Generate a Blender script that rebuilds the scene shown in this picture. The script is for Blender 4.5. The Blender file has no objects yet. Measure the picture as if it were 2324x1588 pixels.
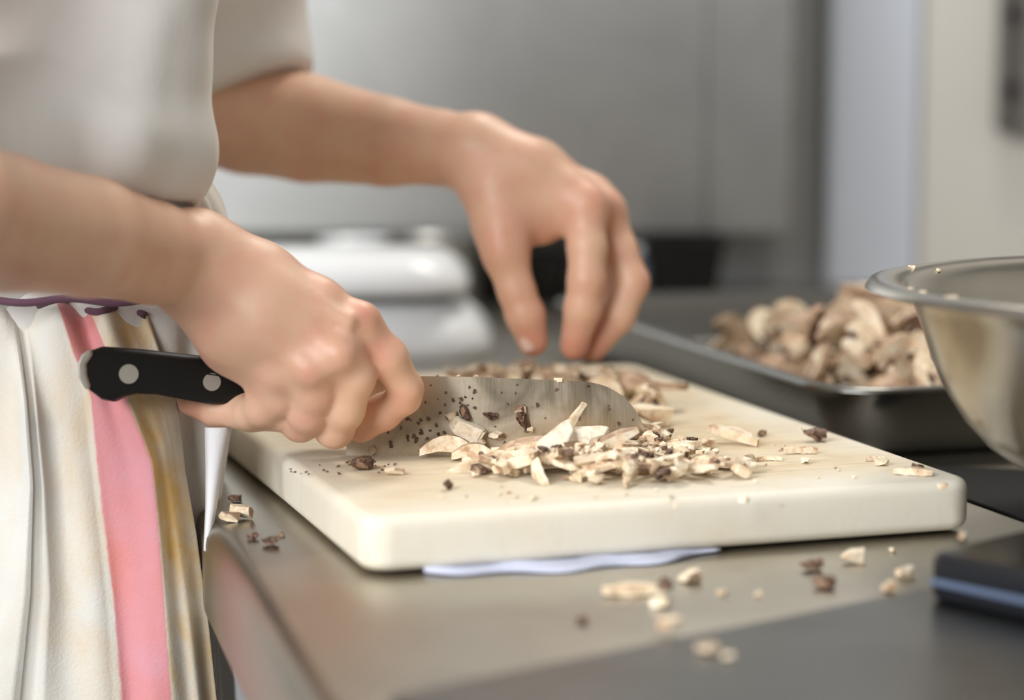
import bpy, bmesh, math, random
import numpy as np
from mathutils import Vector, Matrix

# ------------------------------------------------------------------ camera, world, lights, exposure
C = bpy.context.scene.collection
SC = bpy.context.scene
TOP = 0.90                      # height of the steel worktop
CAMZ = TOP + 0.224
F = 5030.0
PITCH = math.atan((794 - 163) / F)
cd = bpy.data.cameras.new('camera'); cam = bpy.data.objects.new('camera', cd); C.objects.link(cam)
cam.location = (0, 0, CAMZ); cam.rotation_euler = (math.pi / 2 - PITCH, 0, 0)
cd.sensor_width = 36; cd.lens = F / 2324 * 36; cd.clip_start = 0.05; cd.clip_end = 30
cd.dof.use_dof = True; cd.dof.focus_distance = 1.132; cd.dof.aperture_fstop = 3.1
SC.camera = cam
SC.view_settings.view_transform = 'Standard'; SC.view_settings.look = 'None'
SC.view_settings.gamma = 1; SC.view_settings.use_curve_mapping = False
SC.view_settings.exposure = 0.0

w = bpy.data.worlds.new('world'); SC.world = w; w.use_nodes = True
w.node_tree.nodes['Background'].inputs[0].default_value = (0.92, 0.95, 1.0, 1)
w.node_tree.nodes['Background'].inputs[1].default_value = 0.5

def area(name, loc, target, sx, sy, power, col):
    l = bpy.data.lights.new(name, 'AREA'); l.shape = 'RECTANGLE'; l.size = sx; l.size_y = sy
    l.energy = power; l.color = col
    o = bpy.data.objects.new(name, l); C.objects.link(o); o.location = loc
    o.rotation_euler = (Vector(target) - Vector(loc)).to_track_quat('-Z', 'Y').to_euler()
    return o
area('ceiling_lamp_light', (0.30, 2.0, 2.5), (0.0, 1.15, 0.9), 0.50, 0.40, 17, (1.0, 0.95, 0.86))
area('front_fill_light', (-1.35, -0.75, 1.95), (0.0, 1.2, 0.95), 1.7, 1.2, 93, (0.96, 0.98, 1.0))  # unseen fill lamp added to brighten the faces turned to the camera

cp, sp_ = math.cos(PITCH), math.sin(PITCH)
RGT = Vector((1, 0, 0)); UPV = Vector((0, sp_, cp)); FWD = Vector((0, cp, -sp_)); EYE = Vector((0, 0, CAMZ))
def P(x, y, D):
    """point of the room seen at (x, y) of the photograph, D metres away along the view axis"""
    return EYE + D * (FWD + RGT * ((x - 1162) / F) - UPV * ((y - 794) / F))
def G(x, y, z):
    d = FWD + RGT * ((x - 1162) / F) - UPV * ((y - 794) / F)
    return EYE + d * ((z - CAMZ) / d.z)
def R(px, D): return px / F * D

# ------------------------------------------------------------------ object helpers
def link(name, me, mats=(), parent=None):
    o = bpy.data.objects.new(name, me); C.objects.link(o)
    if parent is not None: o.parent = parent
    for m in (mats if isinstance(mats, (list, tuple)) else [mats]):
        if m is not None and len(me.materials) < len(mats if isinstance(mats, (list, tuple)) else [mats]): me.materials.append(m)
    return o
def tag(o, label=None, cat=None, group=None, kind=None):
    if label: o['label'] = label
    if cat: o['category'] = cat
    if group: o['group'] = group
    if kind: o['kind'] = kind
    return o
def empty(name, loc=(0, 0, 0), **k):
    o = bpy.data.objects.new(name, None); C.objects.link(o); o.location = loc; o.empty_display_size = .05
    return tag(o, **k)
def child(o, root):
    """parent o (built in world coordinates) under root without moving it"""
    o.parent = root; o.matrix_parent_inverse = Matrix.Translation(-Vector(root.location)); return o
def mesh(name, vs, fs, smooth=True, mi=None):
    me = bpy.data.meshes.new(name); me.from_pydata([tuple(v) for v in vs], [], fs); me.update()
    if smooth: me.polygons.foreach_set('use_smooth', [True] * len(me.polygons))
    if mi is not None: me.polygons.foreach_set('material_index', mi)
    return me
def fix_normals(me):
    bm = bmesh.new(); bm.from_mesh(me); bmesh.ops.recalc_face_normals(bm, faces=bm.faces); bm.to_mesh(me); bm.free(); return me
def autosmooth(me, ang=35):
    me.polygons.foreach_set('use_smooth', [True] * len(me.polygons))
    bm = bmesh.new(); bm.from_mesh(me)
    for e in bm.edges:
        e.smooth = not (len(e.link_faces) == 2 and e.calc_face_angle(0) > math.radians(ang))
    big = max(f.calc_area() for f in bm.faces) * .12
    for f in bm.faces:
        if len(f.verts) <= 4 and f.calc_area() > big and len(bm.faces) < 400: f.smooth = False
        elif len(f.verts) > 8: f.smooth = False
    bm.to_mesh(me); bm.free(); return me
def bevel(me, wd, seg=3, ang=30):
    bm = bmesh.new(); bm.from_mesh(me)
    bmesh.ops.recalc_face_normals(bm, faces=bm.faces)
    es = [e for e in bm.edges if len(e.link_faces) == 2 and e.calc_face_angle(0) > math.radians(ang)]
    bmesh.ops.bevel(bm, geom=es, offset=wd, segments=seg, profile=.5, affect='EDGES', clamp_overlap=True)
    bm.to_mesh(me); bm.free(); return autosmooth(me)
def boxmesh(name, x0, x1, y0, y1, z0, z1, bv=0, seg=2):
    vs = [(x, y, z) for x in (x0, x1) for y in (y0, y1) for z in (z0, z1)]
    fs = [(0, 1, 3, 2), (4, 6, 7, 5), (0, 4, 5, 1), (2, 3, 7, 6), (0, 2, 6, 4), (1, 5, 7, 3)]
    me = fix_normals(mesh(name, vs, fs, False))
    return bevel(me, bv, seg) if bv else me
def prism(name, poly, z0, z1, bv=0, seg=3):
    n = len(poly)
    vs = [(p[0], p[1], z0) for p in poly] + [(p[0], p[1], z1) for p in poly]
    fs = [tuple(range(n))[::-1], tuple(range(n, 2 * n))] + [(i, (i + 1) % n, n + (i + 1) % n, n + i) for i in range(n)]
    me = fix_normals(mesh(name, vs, fs, False))
    return bevel(me, bv, seg) if bv else me
def roundpoly(pts, r, n=8):
    out = []
    m = len(pts)
    for i in range(m):
        p0, p, p1 = Vector(pts[i - 1][:2]), Vector(pts[i][:2]), Vector(pts[(i + 1) % m][:2])
        rr = r[i] if isinstance(r, (list, tuple)) else r
        a, b = (p0 - p).normalized(), (p1 - p).normalized()
        ang = a.angle(b); t = rr / math.tan(ang / 2)
        c = p + (a + b).normalized() * (rr / math.sin(ang / 2))
        s, e = p + a * t - c, p + b * t - c
        a0 = math.atan2(s.y, s.x); d = math.atan2(e.y, e.x) - a0
        d = (d + math.pi) % (2 * math.pi) - math.pi
        for k in range(n + 1):
            q = a0 + d * k / n; out.append((c.x + rr * math.cos(q), c.y + rr * math.sin(q)))
    return out
def loft(name, rings, closed=True, cap0=False, cap1=False):
    vs = []; fs = []; n = len(rings[0])
    for r in rings: vs += [tuple(p) for p in r]
    for i in range(len(rings) - 1):
        for j in range(n if closed else n - 1):
            k = (j + 1) % n
            fs.append((i * n + j, i * n + k, (i + 1) * n + k, (i + 1) * n + j))
    if cap0: fs.append(tuple(range(n))[::-1])
    if cap1: fs.append(tuple(range((len(rings) - 1) * n, len(rings) * n)))
    return fix_normals(mesh(name, vs, fs))
def tube(name, pts, rads, n=12):
    rings = []
    pts = [Vector(p) for p in pts]
    up = Vector((0.13, 0.2, 1)).normalized()
    for i, p in enumerate(pts):
        t = (pts[min(i + 1, len(pts) - 1)] - pts[max(i - 1, 0)]).normalized()
        a = t.cross(up).normalized(); b = a.cross(t)
        r = rads[i] if isinstance(rads, (list, tuple)) else rads
        rings.append([p + a * r * math.cos(2 * math.pi * k / n) + b * r * math.sin(2 * math.pi * k / n) for k in range(n)])
    return loft(name, rings, True, True, True)
def lathe(name, prof, cx, cy, z0, n=96):
    rings = [[(cx + r * math.cos(2 * math.pi * k / n), cy + r * math.sin(2 * math.pi * k / n), z0 + z) for k in range(n)] for r, z in prof]
    return loft(name, rings, True, False, False)

# ------------------------------------------------------------------ materials
class M:
    def __init__(s, name):
        s.m = bpy.data.materials.new(name); s.m.use_nodes = True; s.t = s.m.node_tree
        s.b = s.t.nodes['Principled BSDF']
    def n(s, t, **k):
        x = s.t.nodes.new(t)
        for a, v in k.items(): setattr(x, a, v)
        return x
    def l(s, a, b): s.t.links.new(a, b)
    def set(s, **k):
        for a, v in k.items(): s.b.inputs[a.replace('_', ' ')].default_value = v
        return s
    def coord(s, kind='Object', scale=(1, 1, 1), rot=(0, 0, 0)):
        tc = s.n('ShaderNodeTexCoord'); mp = s.n('ShaderNodeMapping')
        mp.inputs['Scale'].default_value = scale; mp.inputs['Rotation'].default_value = rot
        s.l(tc.outputs[kind], mp.inputs[0]); return mp.outputs[0]
    def noise(s, vec, sc, det=4, rough=.5, dist=0):
        x = s.n('ShaderNodeTexNoise'); x.inputs['Scale'].default_value = sc; x.inputs['Detail'].default_value = det
        x.inputs['Roughness'].default_value = rough; x.inputs['Distortion'].default_value = dist
        s.l(vec, x.inputs['Vector']); return x.outputs['Fac']
    def ramp(s, fac, stops):
        r = s.n('ShaderNodeValToRGB'); e = r.color_ramp.elements
        while len(e) < len(stops): e.new(.5)
        for i, (p, c) in enumerate(stops): e[i].position = p; e[i].color = (*c, 1) if len(c) == 3 else c
        s.l(fac, r.inputs[0]); return r.outputs[0]
    def mix(s, fac, a, b, mode='MIX'):
        x = s.n('ShaderNodeMix', data_type='RGBA', blend_type=mode)
        for sock, v in ((x.inputs[0], fac), (x.inputs[6], a), (x.inputs[7], b)):
            if isinstance(v, (int, float)): sock.default_value = v
            elif isinstance(v, tuple): sock.default_value = (*v, 1)
            else: s.l(v, sock)
        return x.outputs[2]
    def math(s, op, a, b=0.0):
        x = s.n('ShaderNodeMath', operation=op)
        for sock, v in ((x.inputs[0], a), (x.inputs[1], b)):
            if isinstance(v, (int, float)): sock.default_value = v
            else: s.l(v, sock)
        return x.outputs[0]
    def color(s, sock): s.l(sock, s.b.inputs['Base Color']); return s
    def bump(s, h, strength=.2, dist=.002):
        x = s.n('ShaderNodeBump'); x.inputs['Strength'].default_value = strength; x.inputs['Distance'].default_value = dist
        s.l(h, x.inputs['Height']); s.l(x.outputs[0], s.b.inputs['Normal']); return s

def plain(name, col, rough=.5, metal=0, **k):
    m = M(name); m.set(Base_Color=(*col, 1), Roughness=rough, Metallic=metal, **k); return m.m

def steel(name, col=(.56, .55, .53), rough=.28, stretch=(1, 30, 1), bumpy=.05, smear=0.08):
    m = M(name); m.set(Metallic=1.0)
    v = m.coord('Object', stretch); a = m.noise(v, 30, 5, .7)
    v2 = m.coord('Object'); b = m.noise(v2, 9, 4, .6, .6)
    c0 = tuple(x * .9 for x in col); c1 = tuple(min(1, x * 1.08) for x in col)
    m.color(m.ramp(b, [(.3, c0), (.7, c1)]))
    r = m.n('ShaderNodeMapRange'); m.l(m.math('ADD', m.math('MULTIPLY', a, .4), m.math('MULTIPLY', b, .6)), r.inputs[0])
    r.inputs[1].default_value = .3; r.inputs[2].default_value = .7
    r.inputs[3].default_value = rough - smear; r.inputs[4].default_value = rough + smear
    m.l(r.outputs[0], m.b.inputs['Roughness'])
    m.bump(a, bumpy, .0005); return m.m

MAT = {}
MAT['counter'] = steel('counter_steel', (.41, .38, .325), .33, (3, 60, 1), .05, .03)
MAT['counter_reflection'] = steel('reflection_steel', (.17, .17, .165), .32, (60, 3, 1), .05, .03)  # darker copy of the worktop steel, for its painted reflection
MAT['bowl'] = steel('bowl_steel', (.40, .375, .33), .24, (1, 1, 14), .05, .05)
MAT['pan'] = steel('pan_steel', (.24, .235, .22), .24, (1, 1, 8), .04, .03)
MAT['cabinet'] = steel('cabinet_steel', (.40, .40, .39), .46, (1, 1, 40), .02, .0)
MAT['blade'] = None
MAT['black'] = plain('black_plastic', (.007, .007, .0065), .5, Specular_IOR_Level=.3)
MAT['blackgloss'] = plain('black_gloss', (.012, .013, .016), .16)
MAT['rivet'] = plain('rivet_metal', (.50, .48, .43), .55, .6)
MAT['wall'] = None

def board_mat():
    m = M('board_plastic'); m.set(Roughness=.55, Specular_IOR_Level=.18, Subsurface_Weight=.25, Subsurface_Radius=(.012, .010, .007), Subsurface_Scale=.6)
    v = m.coord('Object'); st = m.coord('Object', (3, 14, 1), (0, 0, .35))
    tc = m.n('ShaderNodeTexCoord'); sx = m.n('ShaderNodeSeparateXYZ'); m.l(tc.outputs['Object'], sx.inputs[0])
    # worn and stained middle: distance from the centre of the board in its own axes
    dx = m.math('ABSOLUTE', m.math('DIVIDE', sx.outputs[0], .168)); dy = m.math('ABSOLUTE', m.math('DIVIDE', m.math('SUBTRACT', sx.outputs[1], .01), .25))
    d = m.math('MAXIMUM', dx, dy)
    wob = m.math('MULTIPLY', m.math('SUBTRACT', m.noise(v, 12, 4, .6), .5), .5)
    edge = m.ramp(m.math('ADD', d, wob), [(.72, (1, 1, 1)), (.99, (0, 0, 0))])
    up = m.ramp(sx.outputs[2], [(.0, (0, 0, 0)), (.0005, (1, 1, 1))])
    a = m.noise(st, 9, 6, .65, .4); b = m.noise(v, 7, 4, .55)
    stain = m.ramp(a, [(.3, (.78, .64, .41)), (.46, (.72, .56, .34)), (.57, (.56, .38, .20)), (.68, (.38, .24, .13))])
    base = m.mix(m.ramp(b, [(.3, (0, 0, 0)), (.75, (1, 1, 1))]), (.84, .79, .66), stain)
    tint = m.mix(.7, (.50, .375, .195), base)
    m.color(m.mix(m.math('MULTIPLY', edge, .97), (.75, .705, .60), tint))
    scr = m.noise(m.coord('Object', (2, 40, 1), (0, 0, .9)), 26, 5, .7)
    tint = m.mix(m.math('MULTIPLY', m.ramp(scr, [(.56, (0, 0, 0)), (.66, (1, 1, 1))]), .5), tint, (.34, .24, .15))
    m.color(m.mix(m.math('MULTIPLY', edge, .97), (.75, .705, .60), tint))
    cuts = m.noise(m.coord('Object', (1.0, 22, 1), (0, 0, .5)), 40, 6, .75)
    m.bump(m.math('ADD', cuts, m.noise(v, 300, 3, .6)), .22, .0006)
    return m.m
MAT['board'] = board_mat()

def skin_mat():
    m = M('skin'); m.set(Roughness=.46, Subsurface_Weight=.18, Subsurface_Radius=(.010, .004, .002), Subsurface_Scale=.5)
    v = m.coord('Object'); at = m.n('ShaderNodeAttribute', attribute_name='redness')
    a = m.noise(v, 45, 5, .6, .5); b = m.noise(v, 18, 3, .5)
    base = m.ramp(b, [(.3, (.66, .395, .265)), (.7, (.72, .455, .31))])
    mott = m.mix(m.math('MULTIPLY', m.ramp(a, [(.45, (0, 0, 0)), (.7, (1, 1, 1))]), .5), base, (.66, .30, .22))
    m.color(m.mix(m.math('MULTIPLY', at.outputs['Fac'], .75), mott, (.60, .225, .155)))
    m.bump(m.math('ADD', m.noise(v, 260, 4, .6), m.math('MULTIPLY', m.noise(m.coord('Object', (1, 2.2, 1)), 90, 3), 1.5)), .22, .0006)
    return m.m
MAT['skin'] = skin_mat()
MAT['nail'] = plain('nail', (.70, .47, .38), .25)

def cloth(name, col, dirt=None, amt=0, wv=900, lo=.48, hi=.66, dsc=9):
    m = M(name); m.set(Roughness=.85, Sheen_Weight=.15)
    v = m.coord('Object'); a = m.noise(v, dsc, 5, .62, .4)
    c = m.mix(m.noise(v, 40, 3), tuple(x * .93 for x in col), tuple(min(1, x * 1.04) for x in col))
    if dirt: c = m.mix(m.math('MULTIPLY', m.ramp(a, [(lo, (0, 0, 0)), (hi, (1, 1, 1))]), amt), c, dirt)
    m.color(c)
    wx = m.n('ShaderNodeTexWave'); wx.inputs['Scale'].default_value = wv; m.l(v, wx.inputs['Vector'])
    m.bump(m.math('ADD', m.noise(v, 500, 2), m.math('MULTIPLY', m.noise(v, 25, 3), 3)), .18, .001)
    return m.m
MAT['shirt'] = cloth('shirt_cotton', (.70, .67, .635), (.60, .50, .42), .25)
MAT['apron'] = cloth('apron_cotton', (.68, .65, .61), (.52, .36, .20), .4)
MAT['trousers'] = cloth('trousers_cotton', (.05, .05, .055))
def towel_mat():
    m = M('towel_cotton'); m.set(Roughness=.9, Sheen_Weight=.15)
    uv = m.n('ShaderNodeUVMap'); sx = m.n('ShaderNodeSeparateXYZ'); m.l(uv.outputs[0], sx.inputs[0])
    v = m.coord('Object')
    wob = m.math('MULTIPLY', m.math('SUBTRACT', m.noise(v, 120, 2), .5), .012)
    u = m.math('ADD', sx.outputs[0], wob)
    stripe = m.ramp(u, [(.497, (0, 0, 0)), (.503, (1, 1, 1)), (.697, (1, 1, 1)), (.703, (0, 0, 0))])
    pink = m.ramp(m.noise(v, 13, 4, .6), [(.35, (.58, .27, .31)), (.55, (.60, .23, .23)), (.7, (.58, .19, .14))])
    white = m.mix(m.noise(v, 30, 3), (.56, .535, .48), (.65, .63, .585))
    # tan food stains, mostly towards the bare right border of the cloth
    st = m.noise(m.coord('Object', (1, 1, .5)), 11, 6, .66, .6)
    zone = m.ramp(sx.outputs[0], [(.3, (.25, .25, .25)), (.48, (.5, .5, .5)), (.72, (1, 1, 1))])
    sm = m.math('MULTIPLY', m.ramp(st, [(.44, (0, 0, 0)), (.64, (.95, .95, .95))]), zone)
    white = m.mix(sm, white, (.60, .37, .11))
    m.color(m.mix(stripe, white, pink))
    m.bump(m.math('ADD', m.noise(v, 600, 2), m.math('MULTIPLY', m.noise(v, 35, 3), 2)), .25, .001)
    return m.m
MAT['towel'] = towel_mat()
MAT['hem'] = cloth('hem_cotton', (.12, .05, .08))
MAT['cloth_blue'] = cloth('bluish_cotton', (.52, .54, .66))

def blade_mat():
    m = M('blade_steel'); m.set(Metallic=1.0)
    v = m.coord('Object', (14, 1, .6)); a = m.noise(v, 60, 5, .7); b = m.noise(m.coord('Object'), 22, 4, .6, 1.0)
    m.color(m.ramp(b, [(.3, (.47, .385, .28)), (.5, (.59, .495, .37)), (.72, (.71, .62, .50))]))
    r = m.n('ShaderNodeMapRange'); m.l(b, r.inputs[0]); r.inputs[1].default_value = .3; r.inputs[2].default_value = .7
    r.inputs[3].default_value = .24; r.inputs[4].default_value = .42; m.l(r.outputs[0], m.b.inputs['Roughness'])
    m.bump(a, .12, .0004); return m.m
MAT['blade'] = blade_mat()

def flesh_mat(name, c0, c1, c2, rough=.55, sss=.15):
    m = M(name); m.set(Roughness=rough, Subsurface_Weight=sss, Subsurface_Radius=(.003, .002, .001), Subsurface_Scale=.5)
    v = m.coord('Object'); oi = m.n('ShaderNodeObjectInfo')
    ad = m.n('ShaderNodeVectorMath', operation='ADD'); m.l(v, ad.inputs[0]); m.l(oi.outputs['Random'], ad.inputs[1])
    a = m.noise(ad.outputs[0], 130, 5, .65, .4)
    c = m.ramp(a, [(.32, c0), (.53, c1), (.68, c2)])
    hs = m.n('ShaderNodeHueSaturation'); m.l(c, hs.inputs['Color'])
    r = m.n('ShaderNodeMapRange'); m.l(oi.outputs['Random'], r.inputs[0]); r.inputs[3].default_value = .84; r.inputs[4].default_value = 1.08
    m.l(r.outputs[0], hs.inputs['Value']); m.color(hs.outputs[0])
    m.bump(m.noise(v, 500, 4, .7), .4, .0006); return m.m
MAT['flesh'] = flesh_mat('mushroom_flesh', (.93, .84, .68), (.80, .64, .44), (.50, .30, .17))
MAT['white_flesh'] = flesh_mat('fresh_mushroom_flesh', (.90, .82, .69), (.87, .78, .62), (.70, .53, .36))
MAT['mskin'] = flesh_mat('mushroom_skin', (.30, .18, .11), (.42, .27, .17), (.62, .46, .32), .5, .05)
MAT['gill'] = flesh_mat('mushroom_gill', (.07, .038, .025), (.15, .08, .05), (.32, .20, .13), .6, 0)

# ------------------------------------------------------------------ the room
def wall_mat(name, col, rough=.35, metal=0):
    m = M(name); m.set(Roughness=rough, Metallic=metal)
    v = m.coord('Object'); m.color(m.mix(m.noise(v, 3, 3), tuple(x * .96 for x in col), col)); m.bump(m.noise(v, 30, 3), .05, .002); return m.m
MAT['wall_back'] = wall_mat('painted_wall', (.45, .46, .47), .4)
MAT['wall_right'] = wall_mat('pale_wall', (.66, .635, .585), .45)
MAT['panel_blue'] = wall_mat('blue_white_panel', (.66, .70, .79), .3)
MAT['wall_front'] = wall_mat('shaded_wall', (.16, .15, .14), .5)
MAT['ceiling'] = wall_mat('ceiling_paint', (.75, .74, .72), .6)
MAT['floor'] = wall_mat('floor_vinyl', (.20, .19, .18), .5)
def struct(name, me, mat): return tag(link(name, me, [mat]), kind='structure')
struct('floor', boxmesh('floor', -2.6, 2.6, -1.9, 2.75, -.05, 0), MAT['floor'])
struct('wall_back', boxmesh('wall_back', -2.6, 2.6, 2.62, 2.75, 0, 2.75), MAT['wall_back'])
WALL_Y = 2.34
bpy.data.objects['wall_back'].location.y = WALL_Y - 2.62
struct('wall_left', boxmesh('wall_left', -2.7, -2.6, -1.9, WALL_Y, 0, 2.75), MAT['wall_back'])
struct('wall_front', boxmesh('wall_front', -2.6, 1.95, -2.0, -1.9, 0, 2.75), MAT['wall_front'])
struct('ceiling', boxmesh('ceiling', -2.6, 1.95, -1.9, WALL_Y, 2.7, 2.75), MAT['ceiling'])
struct('wall_right', boxmesh('wall_right', 1.95, 2.05, -1.9, WALL_Y, 0, 2.75), MAT['wall_right'])
# flat panels that line the wall behind the worktop
def px_x(x, D): return (x - 1162) / F * D
def wpanel(name, x0, x1, z0, z1, y0, y1, mat, label=None, cat=None, kind=None):
    o = link(name, boxmesh(name, x0, x1, y0, y1, z0, z1, .004), [mat]); return tag(o, label, cat, kind=kind)
xb0, xb1 = px_x(1868, 2.33), px_x(2075, 2.33)
wpanel('trim_1', xb0, xb1, TOP, 2.4, WALL_Y - .03, WALL_Y, MAT['panel_blue'], kind='structure')
wpanel('trim_2', xb1 + .002, 1.95, TOP, 2.4, WALL_Y - .022, WALL_Y, MAT['wall_right'], kind='structure')

# long steel cupboard hung on the wall above the back of the worktop
cab = empty('wall_cabinet', (0, WALL_Y, 1.0), label='wide brushed steel wall cabinet hanging low over the back of the worktop', cat='cabinet')
cz0 = P(1000, 528, 2.17).z; cx1 = px_x(1815, 2.17)
child(link('body', boxmesh('cab_body', -1.2, cx1, 2.162, WALL_Y, cz0, 1.75, .004), [MAT['cabinet']]), cab)
child(link('door', boxmesh('cab_door', -.32, px_x(1599.6, 2.15), 2.142, 2.161, cz0 + .002, 1.745, .0015), [MAT['cabinet']]), cab)
child(link('door', boxmesh('cab_door2', px_x(1600, 2.15) + .0004, cx1 - .012, 2.142, 2.161, cz0 + .002, 1.745, .0015), [MAT['cabinet']]), cab)
child(link('door', boxmesh('cab_door3', -1.19, -.322, 2.142, 2.161, cz0 + .002, 1.745, .0015), [MAT['cabinet']]), cab)
# dark switch box on the pale wall, upper right
sw = empty('wall_bracket', (px_x(2295, 2.3), WALL_Y - .03, 1.2), label='dark metal bracket with a cranked foot on the pale wall at the upper right', cat='bracket')
x0, x1 = px_x(2268, 2.28), px_x(2312, 2.28)
child(link('bar', boxmesh('brk', x0, x1, WALL_Y - .047, WALL_Y - .0225, P(0, 296, 2.28).z, 1.75, .003), [plain('bracket_metal', (.13, .12, .11), .4, .3)]), sw)
child(link('bracket_plate', boxmesh('brk2', x1 - .001, x1 + .10, WALL_Y - .036, WALL_Y - .0225, P(0, 318, 2.28).z, 1.75, .003), [plain('bracket_grey', (.24, .23, .22), .4, .3)]), sw)
for q, yy in enumerate((30, 200)):
    child(link('bolt', tube('bolt', [((x0 + x1) / 2, WALL_Y - .046, P(0, yy, 2.28).z), ((x0 + x1) / 2, WALL_Y - .056, P(0, yy, 2.28).z)], .008), [MAT['black']]), sw)

# ------------------------------------------------------------------ worktop
e0 = Vector((-.1354, 1.068, 0)); ed = Vector((-.244, .97, 0)).normalized(); eo = Vector((-.97, -.244, 0)).normalized() * .012
ca = e0 - ed * .62 + eo; cb = e0 + ed * 1.25 + eo
ctop = empty('worktop', (.5, 1.2, TOP - .058), label='stainless steel worktop with a rounded edge under the cutting board', cat='worktop')
poly = [(ca.x, ca.y), (1.55, ca.y), (1.55, WALL_Y - .0), (cb.x, WALL_Y), (cb.x, cb.y)]
child(link('top_sheet', prism('top_sheet', poly, TOP - .058, TOP, .012, 5), [MAT['counter']]), ctop)
for lx, ly in ((.15, .62), (1.4, .62), (.0, 2.2), (1.4, 2.2)):
    child(link('leg', boxmesh('leg', lx, lx + .05, ly, ly + .05, 0, TOP - .058, .004), [MAT['pan']]), ctop)
child(link('under_shelf', boxmesh('under_shelf', .05, 1.45, .64, 2.22, .18, .205, .004), [MAT['black']]), ctop)
# darker layer added to paint the grey reflection at the worktop's near end
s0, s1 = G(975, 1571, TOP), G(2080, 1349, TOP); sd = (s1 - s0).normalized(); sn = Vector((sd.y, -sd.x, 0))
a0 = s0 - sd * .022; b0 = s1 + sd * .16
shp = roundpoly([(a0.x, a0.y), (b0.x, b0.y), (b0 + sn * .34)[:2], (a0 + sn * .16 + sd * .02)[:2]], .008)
sh = tag(link('grey_reflection', prism('grey_reflection', [(p[0], p[1]) for p in shp], TOP + .0002, TOP + .0022, .0008, 2), [MAT['counter_reflection']]),
         'thin grey layer added on the worktop at the lower right for its reflection', 'painted reflection')

# ------------------------------------------------------------------ cutting board
BA = math.radians(18.3); BU = Vector((math.cos(BA), math.sin(BA), 0)); BV = Vector((-math.sin(BA), math.cos(BA), 0))
BW, BL, BT = .308, .457, .025
N = Vector((-.0655, .9655, 0))
bc = N + BU * BW / 2 + BV * BL / 2; bc.z = TOP
def board_mesh():
    rp = roundpoly([(-BW / 2, -BL / 2), (BW / 2, -BL / 2), (BW / 2, BL / 2), (-BW / 2, BL / 2)], .014, 8)
    rp2 = rp
    me = prism('cutting_board', rp2, 0, BT, .0055, 5); return me
bo = tag(link('cutting_board', board_mesh(), [MAT['board']]), 'thick cream plastic cutting board with stained cut marks on the steel worktop', 'cutting board')
bo.location = (bc.x, bc.y, TOP + .0022); bo.rotation_euler = (0, 0, BA)
BZ = TOP + .0022 + BT          # top of the board
# folded cloth under the board's front edge
def under_cloth():
    rings = []
    n = 40; vs = []; fs = []
    for j in range(3):
        for i in range(n + 1):
            t = i / n
            bulge = .017 * math.sin(math.pi * t) ** .7 + .003 * math.sin(t * 19)
            p = N + BU * (.028 + .145 * t) - BV * (bulge * (1, .9, -4)[j] - .002)
            z = TOP + (.0008, .0021, .0021)[j] + .0012 * max(0, math.sin(t * 23 + 1)) * (j == 1)
            vs.append((p.x, p.y, z))
    for j in range(2):
        for i in range(n): fs.append((j * (n + 1) + i, j * (n + 1) + i + 1, (j + 1) * (n + 1) + i + 1, (j + 1) * (n + 1) + i))
    me = fix_normals(mesh('anti_slip_cloth', vs, fs)); return me
uc = tag(link('anti_slip_cloth', under_cloth(), [MAT['cloth_blue']]), 'thin bluish white cloth folded under the front edge of the cutting board', 'cloth')
so = uc.modifiers.new('s', 'SOLIDIFY'); so.thickness = .0006; so.offset = -1

# ------------------------------------------------------------------ knife
KD = 1.1464
def blade_pts():
    up = [(790, 868), (850, 856), (960, 853), (1100, 856), (1220, 861), (1310, 864), (1350, 868), (1385, 880), (1415, 899), (1440, 927), (1455, 952), (1464, 980)]
    lo = [(1440, 1003), (1400, 1018), (1340, 1029), (1260, 1038), (1150, 1044), (1020, 1046), (900, 1045), (786, 1043)]
    return up, lo
kn = empty('kitchen_knife', P(785, 1043, KD), label='broad bladed kitchen knife with black riveted handle held in the near hand', cat='knife')
def plate(name, pts, D0, th, edge_taper=None):
    """flat outline given on the knife's own plane, with thickness along the view axis"""
    n = len(pts); vs = []
    for s in (-1, 1):
        for i, (x, y) in enumerate(pts):
            t = th[i] if isinstance(th, (list, tuple)) else th
            vs.append(P(x, y, D0 + (1162 - x) * 0 + 0) + FWD * (s * t / 2))
    fs = [tuple(range(n)), tuple(range(n, 2 * n))[::-1]] + [(i, (i + 1) % n, n + (i + 1) % n, n + i) for i in range(n)]
    return fix_normals(mesh(name, vs, fs, False))
def blade_mesh():
    up, lo = blade_pts()
    # rows from spine to edge so the blade tapers to its cutting edge
    m = 26; rows = 7
    def at(poly, t):
        x = 786 + (1463 - 786) * t
        xs = [p[0] for p in poly]; ys = [p[1] for p in poly]
        return x, float(np.interp(x, xs, ys))
    lo2 = lo[::-1] + [(1464, 984)]
    vs = []; idx = {}
    ts = [1 - (1 - i / m) ** 1.6 for i in range(m + 1)]
    for s in (-1, 1):
        for i, t in enumerate(ts):
            xu, yu = at(up, t); xl, yl = at(lo2, t)
            for r in range(rows):
                q = r / (rows - 1); th = .0011 * (1 - q ** 2.2) + .00004
                idx[s, i, r] = len(vs); vs.append(P(xu, yu + (yl - yu) * q, KD) + FWD * (s * th))
    fs = []
    for s in (-1, 1):
        for i in range(m):
            for r in range(rows - 1):
                fs.append((idx[s, i, r], idx[s, i + 1, r], idx[s, i + 1, r + 1], idx[s, i, r + 1]))
    for i in range(m):
        for r in (0, rows - 1): fs.append((idx[-1, i, r], idx[-1, i + 1, r], idx[1, i + 1, r], idx[1, i, r]))
    for r in range(rows - 1):
        for i in (0, m): fs.append((idx[-1, i, r], idx[-1, i, r + 1], idx[1, i, r + 1], idx[1, i, r]))
    return autosmooth(fix_normals(mesh('blade', vs, fs)), 40)
child(link('blade', blade_mesh(), [MAT['blade']]), kn)
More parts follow.
